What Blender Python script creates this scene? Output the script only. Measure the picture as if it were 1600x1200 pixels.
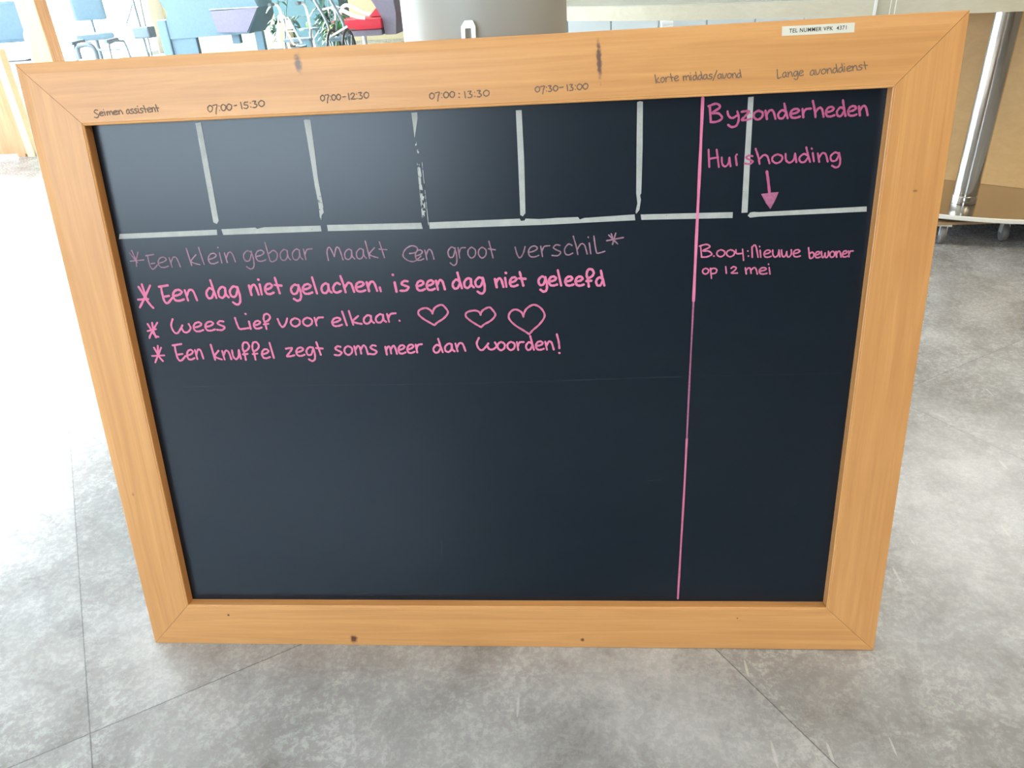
import bpy, bmesh, math, random
from mathutils import Vector, Matrix
random.seed(7)
for o in list(bpy.data.objects): bpy.data.objects.remove(o)
S = bpy.context.scene
COL = S.collection
# ------------------------------------------------------------------ camera
cd = bpy.data.cameras.new('camera'); cam = bpy.data.objects.new('camera', cd); COL.objects.link(cam)
cd.sensor_fit = 'HORIZONTAL'; cd.sensor_width = 36.0; cd.lens = 36.0*1175.39/1600; cd.clip_end = 300
PITCH, YAW, ROLL = (0.50501, -0.08948, -0.05966)
fw = Vector((math.sin(YAW)*math.cos(PITCH), math.cos(YAW)*math.cos(PITCH), -math.sin(PITCH)))
rt = Vector((math.cos(YAW), -math.sin(YAW), 0)); up = rt.cross(fw)
r2 = rt*math.cos(ROLL)+up*math.sin(ROLL); u2 = up*math.cos(ROLL)-rt*math.sin(ROLL)
m = Matrix((r2, u2, -fw)).transposed().to_4x4(); m.translation = Vector((0.12761, -0.91772, 1.02839))
cam.matrix_world = m
S.camera = cam
# ------------------------------------------------------------------ sky, sun, exposure
S.view_settings.view_transform = 'Standard'; S.view_settings.look = 'None'
S.view_settings.gamma = 1.0; S.view_settings.use_curve_mapping = False
S.view_settings.exposure = 0.12
W = bpy.data.worlds.new('World'); S.world = W; W.use_nodes = True
wn = W.node_tree.nodes; wl = W.node_tree.links
bg = wn['Background']
tc = wn.new('ShaderNodeTexCoord'); sx = wn.new('ShaderNodeSeparateXYZ'); rp = wn.new('ShaderNodeValToRGB')
wl.new(tc.outputs['Generated'], sx.inputs[0]); wl.new(sx.outputs['Z'], rp.inputs[0]); wl.new(rp.outputs[0], bg.inputs[0])
rp.color_ramp.elements[0].position = 0.0; rp.color_ramp.elements[0].color = (0.74, 0.89, 1.0, 1)
rp.color_ramp.elements[1].position = 0.7; rp.color_ramp.elements[1].color = (0.55, 0.75, 1.0, 1)
bg.inputs[1].default_value = 15.0
sd = bpy.data.lights.new('sun', 'SUN'); sun = bpy.data.objects.new('sun', sd); COL.objects.link(sun)
sd.energy = 45.0; sd.angle = math.radians(4.0); sd.color = (1.0, 0.96, 0.9)
sun.rotation_euler = Vector((-0.75, 0.47, 0.43)).to_track_quat('Z', 'Y').to_euler()
def portal(name, loc, w, h, nrm):
    l = bpy.data.lights.new(name, 'AREA'); o = bpy.data.objects.new(name, l); COL.objects.link(o)
    l.shape = 'RECTANGLE'; l.size = w; l.size_y = h; l.cycles.is_portal = True
    o.location = loc; o.rotation_euler = Vector(nrm).to_track_quat('-Z', 'Y').to_euler()
portal('daylight_left', (-7.3, 7.15, 1.7), 12.7, 3.4, (1, 0, 0))
portal('added_window_portal', (-3.25, -5.1, 1.8), 4.8, 1.9, (0, 1, 0))  # portal for the added window behind the camera
def lamp(name, loc, sx_, sy_, energy, color):
    l = bpy.data.lights.new(name, 'AREA'); o = bpy.data.objects.new(name, l); COL.objects.link(o)
    l.shape = 'RECTANGLE'; l.size = sx_; l.size_y = sy_; l.energy = energy; l.color = color; o.location = loc
lamp('added_fill_light', (3.0, 0.2, 3.33), 1.2, 0.6, 60, (1.0, 0.86, 0.66))  # unseen lamp, added to warm the right side
lamp('added_fill_light', (2.6, -2.6, 3.33), 1.2, 0.6, 60, (1.0, 0.86, 0.66))  # second unseen lamp added for warm light from the right
lamp('added_fill_light', (3.9, 4.9, 3.33), 2.0, 3.2, 85, (1.0, 0.97, 0.92))  # unseen lamp, added to brighten the floor at the right

# ------------------------------------------------------------------ helpers
def tag(o, label=None, cat=None, group=None, kind=None):
    if label: o['label'] = label
    if cat: o['category'] = cat
    if group: o['group'] = group
    if kind: o['kind'] = kind
    return o
def thing(name, label, cat, loc=(0, 0, 0), rz=0, group=None):
    o = bpy.data.objects.new(name, None); COL.objects.link(o)
    o.location = loc; o.rotation_euler = (0, 0, rz); o.empty_display_size = 0.05
    return tag(o, label, cat, group)
class MB:
    def __init__(s): s.b = bmesh.new()
    def face(s, vs):
        try: return s.b.faces.new(vs)
        except ValueError: return None
    def box(s, lo, hi, bev=0.0, M=None):
        t = bmesh.new(); r = bmesh.ops.create_cube(t, size=1)
        for v in t.verts:
            v.co = Vector([lo[i]+(v.co[i]+.5)*(hi[i]-lo[i]) for i in range(3)])
        if bev: bmesh.ops.bevel(t, geom=t.edges[:], offset=bev, segments=2, affect='EDGES', profile=.6)
        return s.add(t, M)
    def add(s, t, M=None):
        mp = {}
        for v in t.verts: mp[v] = s.b.verts.new(M @ v.co if M else v.co)
        for f in t.faces: s.face([mp[v] for v in f.verts])
        t.free(); return s
    def tube(s, pts, r, n=10, closed=False, caps=True, smooth=0):
        pts = [Vector(p) for p in pts]
        if smooth: pts = spline(pts, smooth, closed)
        rings = []; N = len(pts); up = None
        for i, p in enumerate(pts):
            a = pts[(i-1) % N] if (closed or i > 0) else p; c = pts[(i+1) % N] if (closed or i < N-1) else p
            d = (c-a).normalized()
            if up is None:
                up = Vector((0, 0, 1)) if abs(d.z) < .9 else Vector((1, 0, 0))
            x = d.cross(up).normalized(); up = x.cross(d).normalized()
            rr = r[i*len(r)//N] if isinstance(r, (list, tuple)) else r
            rings.append([s.b.verts.new(p+(x*math.cos(2*math.pi*k/n)+up*math.sin(2*math.pi*k/n))*rr) for k in range(n)])
        for i in range(N if closed else N-1):
            A, B = rings[i], rings[(i+1) % N]
            for k in range(n): s.face([A[k], A[(k+1) % n], B[(k+1) % n], B[k]])
        if caps and not closed: s.face(rings[0][::-1]); s.face(rings[-1])
        return s
    def lathe(s, prof, n=32, M=None):
        t = bmesh.new(); rings = []
        for (r, z) in prof:
            rings.append([t.verts.new((r*math.cos(2*math.pi*k/n), r*math.sin(2*math.pi*k/n), z)) for k in range(n)] if r > 1e-6 else [t.verts.new((0, 0, z))])
        for A, B in zip(rings, rings[1:]):
            for k in range(n):
                k2 = (k+1) % n
                vs = ([A[0]] if len(A) == 1 else [A[k], A[k2]]) + ([B[0]] if len(B) == 1 else [B[k2], B[k]])
                if len(vs) > 2: t.faces.new(vs)
        return s.add(t, M)
    def prism(s, poly, z0, z1, M=None, bev=0.0):
        t = bmesh.new()
        A = [t.verts.new((x, y, z0)) for x, y in poly]; B = [t.verts.new((x, y, z1)) for x, y in poly]
        n = len(poly)
        t.faces.new(A[::-1]); t.faces.new(B)
        for k in range(n): t.faces.new([A[k], A[(k+1) % n], B[(k+1) % n], B[k]])
        if bev:
            bmesh.ops.bevel(t, geom=[e for e in t.edges if abs(e.verts[0].co.z-e.verts[1].co.z) < 1e-6], offset=bev, segments=2, affect='EDGES', profile=.6)
        return s.add(t, M)
    def ball(s, c, r, n=16, sc=(1, 1, 1), M=None):
        t = bmesh.new(); bmesh.ops.create_uvsphere(t, u_segments=n, v_segments=n//2, radius=1)
        for v in t.verts: v.co = Vector((c[0]+v.co.x*r*sc[0], c[1]+v.co.y*r*sc[1], c[2]+v.co.z*r*sc[2]))
        return s.add(t, M)
    def build(s, name, mat, parent=None, smooth=False):
        bmesh.ops.recalc_face_normals(s.b, faces=s.b.faces[:])
        me = bpy.data.meshes.new(name); s.b.to_mesh(me); s.b.free()
        if smooth:
            for p in me.polygons: p.use_smooth = True
            try: me.set_sharp_from_angle(angle=math.radians(38))
            except Exception: pass
        me.materials.append(mat)
        o = bpy.data.objects.new(name, me); COL.objects.link(o)
        if parent: o.parent = parent
        return o
def spline(pts, k=6, closed=False):
    pts = [Vector(p) for p in pts]; n = len(pts)
    if n < 3: return pts
    out = []
    for i in range(n if closed else n-1):
        if closed: p0, p1, p2, p3 = pts[i-1], pts[i], pts[(i+1) % n], pts[(i+2) % n]
        else: p0, p1, p2, p3 = pts[max(0, i-1)], pts[i], pts[i+1], pts[min(n-1, i+2)]
        for j in range(k):
            t = j/k
            out.append(0.5*((2*p1)+(p2-p0)*t+(2*p0-5*p1+4*p2-p3)*t*t+(3*p1-p0-3*p2+p3)*t*t*t))
    if not closed: out.append(pts[-1])
    return out
# ------------------------------------------------------------------ materials
class NT:
    def __init__(s, name):
        s.m = bpy.data.materials.new(name); s.m.use_nodes = True
        s.n = s.m.node_tree.nodes; s.l = s.m.node_tree.links; s.p = s.n['Principled BSDF']; s.out = s.n['Material Output']
    def node(s, t, **k):
        o = s.n.new('ShaderNode'+t)
        for a, b in k.items():
            if a.startswith('i_'):
                key = a[2:]; key = int(key) if key.isdigit() else key
                s.set(o, key, b)
            else: setattr(o, a, b)
        return o
    def set(s, o, key, b):
        if isinstance(b, bpy.types.NodeSocket): s.l.new(b, o.inputs[key])
        else: o.inputs[key].default_value = b
    def math(s, op, a, b=None, c=None, clamp=False):
        o = s.node('Math', operation=op, use_clamp=clamp); s.set(o, 0, a)
        if b is not None: s.set(o, 1, b)
        if c is not None: s.set(o, 2, c)
        return o.outputs[0]
    def mix(s, f, a, b, blend='MIX'):
        o = s.node('Mix', data_type='RGBA', blend_type=blend); s.set(o, 0, f); s.set(o, 6, a); s.set(o, 7, b); return o.outputs[2]
    def ramp(s, f, *stops):
        o = s.node('ValToRGB'); s.l.new(f, o.inputs[0]); e = o.color_ramp.elements
        while len(e) < len(stops): e.new(.5)
        for q, (p, c) in zip(e, stops):
            q.position = p; q.color = (c, c, c, 1) if not isinstance(c, tuple) else (*c, 1)
        return o.outputs[0]
    def noise(s, vec, scale, detail=4, rough=.55, dist=0):
        o = s.node('TexNoise'); s.set(o, 'Vector', vec); o.inputs['Scale'].default_value = scale
        o.inputs['Detail'].default_value = detail; o.inputs['Roughness'].default_value = rough; o.inputs['Distortion'].default_value = dist
        return o.outputs['Fac']
    def coord(s, kind='Object', scale=(1, 1, 1), loc=(0, 0, 0), rot=(0, 0, 0)):
        t = s.node('TexCoord'); mp = s.node('Mapping'); s.l.new(t.outputs[kind], mp.inputs[0])
        mp.inputs['Scale'].default_value = scale; mp.inputs['Location'].default_value = loc; mp.inputs['Rotation'].default_value = rot
        return mp.outputs[0]
    def bump(s, h, strength=.2, dist=.002):
        b = s.node('Bump'); s.l.new(h, b.inputs['Height']); b.inputs['Strength'].default_value = strength; b.inputs['Distance'].default_value = dist
        s.l.new(b.outputs[0], s.p.inputs['Normal'])
    def pset(s, **k):
        for a, b in k.items(): s.set(s.p, {'color': 'Base Color', 'rough': 'Roughness', 'metal': 'Metallic', 'spec': 'Specular IOR Level', 'alpha': 'Alpha', 'coat': 'Coat Weight', 'coatr': 'Coat Roughness'}[a], b)
        return s
def plain(name, col, rough=.5, metal=0.0, var=.12, scale=30, spec=.5):
    t = NT(name); v = t.coord(); n = t.noise(v, scale, 3)
    a = tuple(c*(1-var) for c in col)+(1,); b = tuple(min(1, c*(1+var)) for c in col)+(1,)
    t.pset(color=t.mix(n, a, b), rough=rough, metal=metal, spec=spec)
    return t.m
def wood(name, axis, dark, light, rough=.42, knots=(), scale=1.0, coat=0.15, spec=.5):
    t = NT(name); sc = [26*scale]*3; sc[axis] = 1.3*scale
    v = t.coord(scale=tuple(sc))
    g = t.noise(v, 1.6, 5, .6, 1.2)
    sc2 = [150*scale]*3; sc2[axis] = 3*scale
    f = t.noise(t.coord(scale=tuple(sc2)), 1.5, 3)
    big = t.noise(t.coord(scale=(2, 2, 2)), 1.2, 2)
    h = t.math('ADD', t.math('MULTIPLY', g, .62), t.math('ADD', t.math('MULTIPLY', f, .22), t.math('MULTIPLY', big, .16)))
    col = t.ramp(h, (.38, dark), (.50, tuple((a+b)/2 for a, b in zip(dark, light))), (.61, light))
    for (x, z, rx, rz, ang, c, amt) in knots:
        tc_ = t.node('TexCoord'); mp = t.node('Mapping', vector_type='TEXTURE'); t.l.new(tc_.outputs['Object'], mp.inputs[0])
        mp.inputs['Location'].default_value = (x, 0, z); mp.inputs['Rotation'].default_value = (0, ang, 0); mp.inputs['Scale'].default_value = (rx, 1, rz)
        sp = t.node('SeparateXYZ'); t.l.new(mp.outputs[0], sp.inputs[0])
        dd = t.math('SQRT', t.math('ADD', t.math('MULTIPLY', sp.outputs[0], sp.outputs[0]), t.math('MULTIPLY', sp.outputs[2], sp.outputs[2])))
        nz = t.noise(t.coord(scale=(1, 1, 1)), 160, 3)
        dd = t.math('ADD', dd, t.math('MULTIPLY', t.math('SUBTRACT', nz, .5), 1.1))
        k = t.math('MULTIPLY', t.math('SUBTRACT', 1.0, t.math('SMOOTH_MIN', dd, 1.0, .2), clamp=True), amt*2.2, clamp=True)
        col = t.mix(k, col, (*c, 1))
    t.pset(color=col, rough=t.math('ADD', rough-.06, t.math('MULTIPLY', f, .12)), coat=coat, coatr=.35, spec=spec)
    t.bump(h, .12, .001)
    return t.m
# pine frame: knots given as (x, z, half width, half height, rotation, colour, strength) on the frame face
KN_H = [(0.1707, 0.929, .0042, .027, -0.05, (.17, .085, .06), .9), (-0.2278, 0.942, .006, .014, 0, (.22, .14, .10), .75),
        (-0.2592, 0.0135, .0075, .011, 0, (.13, .05, .02), .9), (0.1399, 0.0172, .0042, .0042, 0, (.14, .05, .02), .9),
        (-0.4782, 0.0615, .0028, .0028, 0, (.10, .04, .02), .9), (0.397, 0.0633, .0016, .0016, 0, (.2, .07, .03), .8)]
KN_V = [(-0.5385, 0.4031, .004, .006, 0, (.2, .08, .03), .8), (0.5896, 0.7489, .004, .002, 0, (.3, .12, .05), .6), (-.60, .30, .003, .004, 0, (.25, .1, .04), .5)]
DK, LT = (.565, .258, .082), (.69, .34, .116)
PINE_H = wood('pine_along', 0, DK, LT, rough=.42, knots=KN_H, coat=.22, spec=.35)
PINE_V = wood('pine_upright', 2, DK, LT, rough=.42, knots=KN_V, coat=.22, spec=.35)
WOODB = wood('oak_veneer', 2, (.50, .25, .10), (.66, .38, .19), rough=.4)
PANEL = wood('bronze_laminate', 0, (.47, .285, .115), (.53, .325, .14), rough=.38, scale=.4)
DOLLY = wood('plywood', 0, (.42, .26, .13), (.55, .36, .19), rough=.6)

def chalk(name, col, alpha, worn, spots=90):
    t = NT(name); n = t.noise(t.coord(), spots, 5, .7); n2 = t.noise(t.coord(), 9, 2)
    a = t.math('ADD', alpha, t.math('MULTIPLY', t.math('SUBTRACT', n, .5), worn*2))
    a = t.math('ADD', a, t.math('MULTIPLY', t.math('SUBTRACT', n2, .5), worn*1.6), clamp=True)
    t.pset(color=(*col, 1), rough=.8, alpha=a, spec=.2); return t.m
PINK = chalk('pink_chalk', (.72, .20, .335), 1.0, .25)
PINK2 = chalk('soft_pink_chalk', (.62, .17, .285), .98, .3)
PINKR = chalk('rose_chalk', (.49, .11, .225), .97, .32)
FADED = chalk('faded_chalk', (.42, .235, .30), .74, .5)
ARROW = chalk('arrow_chalk', (.45, .15, .25), .85, .5, 300)
TAPE = NT('grey_tape'); _n = TAPE.noise(TAPE.coord(), 60, 4, .7); _s = TAPE.noise(TAPE.coord(), 330, 3, .6)
TAPE.pset(color=TAPE.mix(TAPE.ramp(_n, (.3, 0.0), (.7, 1.0)), (.36, .37, .34, 1), (.46, .46, .42, 1)), rough=.6, alpha=TAPE.ramp(_s, (.285, 0.0), (.31, 1.0)))
TAPE = TAPE.m
TAPEF = NT('flaking_grey_tape'); _s = TAPEF.noise(TAPEF.coord(), 170, 4, .65); _q = TAPEF.node('SeparateXYZ'); TAPEF.l.new(TAPEF.coord(), _q.inputs[0])
_w = TAPEF.math('MULTIPLY', TAPEF.math('SUBTRACT', .83, _q.outputs[2]), 1.1, clamp=True)
TAPEF.pset(color=(.43, .43, .40, 1), rough=.6, alpha=TAPEF.math('GREATER_THAN', _s, TAPEF.math('ADD', .33, _w))); TAPEF = TAPEF.m
TAPEW = NT('worn_grey_tape'); _s = TAPEW.noise(TAPEW.coord(scale=(1, 1, .6)), 210, 4, .65)
TAPEW.pset(color=(.43, .43, .40, 1), rough=.6, alpha=TAPEW.ramp(_s, (.47, 0.0), (.50, 1.0))); TAPEW = TAPEW.m
INK = plain('brown_ink', (.18, .115, .075), .7)
PRINT = plain('black_print', (.03, .03, .03), .7)
LABELM = plain('label_cream', (.72, .68, .56), .45, var=.04)
STEEL = NT('brushed_steel'); _n = STEEL.noise(STEEL.coord(scale=(90, 90, 1)), 3, 3)
STEEL.pset(color=(.47, .455, .425, 1), metal=1.0, rough=STEEL.math('ADD', .10, STEEL.math('MULTIPLY', _n, .08))); STEEL = STEEL.m
BASEM = plain('polished_base_plate', (.52, .47, .41), .2, 1.0, var=.05)
TRIM = plain('satin_steel_trim', (.80, .77, .68), .45, .15, var=.03)
ZINC = plain('galvanised_metal', (.72, .72, .68), .4, .6, var=.05)
GREYC = plain('column_paint', (.345, .34, .30), .45, var=.05, scale=4)
CREAM = wood('cream_laminate', 0, (.49, .445, .325), (.54, .495, .37), rough=.4, scale=.6, coat=.1)
CTOP = plain('counter_top_grey', (.50, .54, .50), .25, var=.05, scale=6)
RUB = plain('dark_rubber', (.03, .03, .03), .5)
WHEELM = plain('grey_wheel', (.16, .15, .14), .45)
DARK = plain('hazed_slate_fabric', (.15, .225, .27), .8)  # lightened: haze from the window side is put into the colour
BLUEG = plain('blue_grey_fabric', (.10, .16, .20), .8)
WHITE = plain('white_paint', (.78, .78, .76), .45, var=.05)
WHITEF = plain('white_fabric', (.80, .79, .77), .85, var=.06)
RED = plain('red_vinyl', (.62, .03, .055), .4, var=.1)
SHELL = plain('plum_grey_shell', (.20, .18, .235), .45)
DMETAL = plain('hazed_dark_metal', (.14, .18, .21), .45, .4)  # dark metal, paler to carry the same haze
GMETAL = plain('grey_tube_metal', (.25, .30, .33), .35, .8)
LEAF = plain('plant_leaf', (.05, .19, .06), .5, var=.4, scale=20)
LEAF2 = plain('dull_leaf', (.07, .15, .12), .5, var=.4, scale=20)
POT = plain('plant_pot', (.13, .16, .17), .5)
TANM = plain('tan_canvas', (.45, .36, .24), .9, var=.3)
YEL = plain('yellow_petal', (.75, .62, .08), .6)
GREENB = plain('green_plastic', (.18, .62, .10), .35)
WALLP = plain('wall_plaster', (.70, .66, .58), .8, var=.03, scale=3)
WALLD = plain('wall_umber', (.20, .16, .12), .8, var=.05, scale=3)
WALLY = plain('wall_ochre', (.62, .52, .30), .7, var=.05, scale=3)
CEIL = plain('ceiling_paint', (.75, .74, .70), .9, var=.02, scale=3)
CABD = plain('pale_blue_laminate', (.62, .68, .68), .4, var=.03, scale=5)
ALU = plain('aluminium_mullion', (.70, .72, .73), .4, .5, var=.03)
PAVE = plain('terrace_paving', (.60, .60, .57), .8, var=.1, scale=2)
GL = NT('window_glass'); _t = GL.node('BsdfTransparent'); _g = GL.node('BsdfGlossy'); _g.inputs['Roughness'].default_value = .02
_mx = GL.node('MixShader'); _mx.inputs[0].default_value = .05; GL.l.new(_t.outputs[0], _mx.inputs[1]); GL.l.new(_g.outputs[0], _mx.inputs[2]); GL.l.new(_mx.outputs[0], GL.out.inputs[0]); GL = GL.m
ACR = NT('clear_acrylic'); _t = ACR.node('BsdfTransparent'); _t.inputs[0].default_value = (.985, .99, .985, 1); _g = ACR.node('BsdfGlossy'); _g.inputs['Roughness'].default_value = .05
_mx = ACR.node('MixShader'); _mx.inputs[0].default_value = .04; ACR.l.new(_t.outputs[0], _mx.inputs[1]); ACR.l.new(_g.outputs[0], _mx.inputs[2]); ACR.l.new(_mx.outputs[0], ACR.out.inputs[0]); ACR = ACR.m

def floor_mat():
    t = NT('stone_vinyl'); TH = 0.57   # tile direction
    v = t.coord()
    sp = t.node('SeparateXYZ'); t.l.new(v, sp.inputs[0]); X, Y = sp.outputs[0], sp.outputs[1]
    ca, sa = 0.8418, 0.5398
    a = t.math('ADD', t.math('MULTIPLY', X, ca), t.math('MULTIPLY', Y, sa))
    b = t.math('ADD', t.math('MULTIPLY', X, -sa), t.math('MULTIPLY', Y, ca))
    T = .9475
    fa = t.math('DIVIDE', t.math('ADD', a, .642+10*T), T); fb = t.math('DIVIDE', t.math('ADD', b, -.190+10*T), T)
    def dist(f):
        fr = t.math('FRACT', f); return t.math('MULTIPLY', t.math('MINIMUM', fr, t.math('SUBTRACT', 1.0, fr)), T)
    d = t.math('MINIMUM', dist(fa), dist(fb))
    joint = t.math('LESS_THAN', d, .0011)
    cx = t.node('CombineXYZ'); t.l.new(t.math('FLOOR', fa), cx.inputs[0]); t.l.new(t.math('FLOOR', fb), cx.inputs[1])
    wnz = t.node('TexWhiteNoise', noise_dimensions='3D'); t.l.new(cx.outputs[0], wnz.inputs[0])
    off = t.node('VectorMath', operation='MULTIPLY_ADD'); t.l.new(wnz.outputs['Color'], off.inputs[0]); off.inputs[1].default_value = (30, 30, 30); t.l.new(v, off.inputs[2])
    vv = off.outputs[0]
    n1 = t.noise(vv, 2.3, 4, .62, .5); n2 = t.noise(vv, 11, 8, .74, .5); n3 = t.noise(vv, 95, 6, .75, .3); n4 = t.noise(vv, 300, 3, .6)
    base = t.math('ADD', t.math('MULTIPLY', n1, .5), t.math('ADD', t.math('MULTIPLY', n2, .36), t.math('MULTIPLY', n3, .14)))
    col = t.ramp(base, (.38, (.205, .198, .186)), (.5, (.31, .307, .298)), (.62, (.45, .452, .447)))
    # chalky scuffed flakes
    fl = t.math('MULTIPLY', t.ramp(n2, (.49, 0.0), (.60, 1.0)), t.ramp(n3, (.50, 0.0), (.60, 1.0)))
    col = t.mix(t.math('MULTIPLY', fl, .55), col, (.52, .52, .50, 1))
    dk = t.math('MULTIPLY', t.ramp(n2, (.36, 1.0), (.46, 0.0)), t.ramp(n3, (.42, 1.0), (.5, 0.0)))
    col = t.mix(t.math('MULTIPLY', dk, .4), col, (.17, .165, .155, 1))
    # a few pale scratches in two directions
    for rot, sc_, seed in ((.9, (14, 1.6, 1), 3), (-.65, (15, 1.8, 1), 11), (.2, (22, 2.2, 1), 23)):
        vs = t.node('Mapping'); t.l.new(vv, vs.inputs[0]); vs.inputs['Rotation'].default_value = (0, 0, rot); vs.inputs['Scale'].default_value = sc_; vs.inputs['Location'].default_value = (seed, seed*2, 0)
        vo = t.node('TexVoronoi', feature='F1'); t.l.new(vs.outputs[0], vo.inputs['Vector']); vo.inputs['Scale'].default_value = 1.3
        k = t.math('LESS_THAN', vo.outputs['Distance'], .045)
        col = t.mix(t.math('MULTIPLY', k, .7), col, (.58, .57, .54, 1))
    col = t.mix(t.math('MULTIPLY', joint, .75), col, (.07, .07, .07, 1))
    rough = t.math('ADD', .20, t.math('ADD', t.math('MULTIPLY', n3, .14), t.math('MULTIPLY', fl, .14)))
    t.pset(color=col, rough=rough, spec=.5)
    h = t.math('SUBTRACT', t.math('ADD', t.math('MULTIPLY', n3, .5), t.math('MULTIPLY', n4, .35)), t.math('MULTIPLY', joint, 1.0))
    t.bump(h, .10, .0006)
    return t.m
# ------------------------------------------------------------------ the room
def struct(name, mb, mat, parent=None):
    o = mb.build(name, mat, parent)
    if not parent: o['kind'] = 'structure'
    return o
XL, XR, YF, YB, ZC = -7.2, 5.2, -5.0, 14.0, 3.4
struct('floor', MB().box((XL-.1, YF-.1, -.12), (XR+.1, YB+.1, 0)), floor_mat())
struct('terrace_floor', MB().box((-40, -15, -.2), (XL-.1, 40, -.06)), PAVE)
struct('ceiling', MB().box((XL-.1, YF-.1, ZC), (XR+.1, YB+.1, ZC+.15)), CEIL)
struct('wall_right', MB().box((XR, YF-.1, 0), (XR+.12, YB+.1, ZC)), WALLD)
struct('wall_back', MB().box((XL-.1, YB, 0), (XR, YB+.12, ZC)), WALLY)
struct('wall_left', MB().box((XL-.12, YF-.1, 0), (XL, .8, ZC)).box((XL-.12, 13.5, 0), (XL, YB, ZC)), WALLP)
# glazed facade on the left: slim aluminium frame and one pane per bay
ys = [.8+1.5875*i for i in range(9)]
f = MB().box((XL-.1, .8, 0), (XL-.02, 13.5, .06)).box((XL-.1, .8, ZC-.06), (XL-.02, 13.5, ZC))
w1 = struct('window_1', f, ALU)
for y in ys: MB().box((XL-.1, y-.025, .06), (XL-.02, y+.025, ZC-.06)).build('mullion', ALU, w1)
for a, b in zip(ys, ys[1:]): MB().box((XL-.066, a+.03, .065), (XL-.06, b-.03, ZC-.065)).build('pane', GL, w1)
# wall behind the photographer; unseen window added on its left for the board's glare
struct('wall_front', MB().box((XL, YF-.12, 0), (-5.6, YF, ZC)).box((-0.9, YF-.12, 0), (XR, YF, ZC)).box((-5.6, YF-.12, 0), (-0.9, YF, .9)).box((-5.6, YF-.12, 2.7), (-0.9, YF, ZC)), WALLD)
w2 = struct('added_window', MB().box((-5.6, YF-.1, .9), (-0.9, YF-.02, .96)).box((-5.6, YF-.1, 2.64), (-0.9, YF-.02, 2.7)).box((-5.6, YF-.1, .96), (-5.54, YF-.02, 2.64)).box((-0.96, YF-.1, .96), (-0.9, YF-.02, 2.64)).box((-3.28, YF-.1, .96), (-3.22, YF-.02, 2.64)), ALU)
for a, b in ((-5.535, -3.285), (-3.215, -0.965)): MB().box((a, YF-.066, .965), (b, YF-.06, 2.635)).build('pane', GL, w2)

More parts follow.
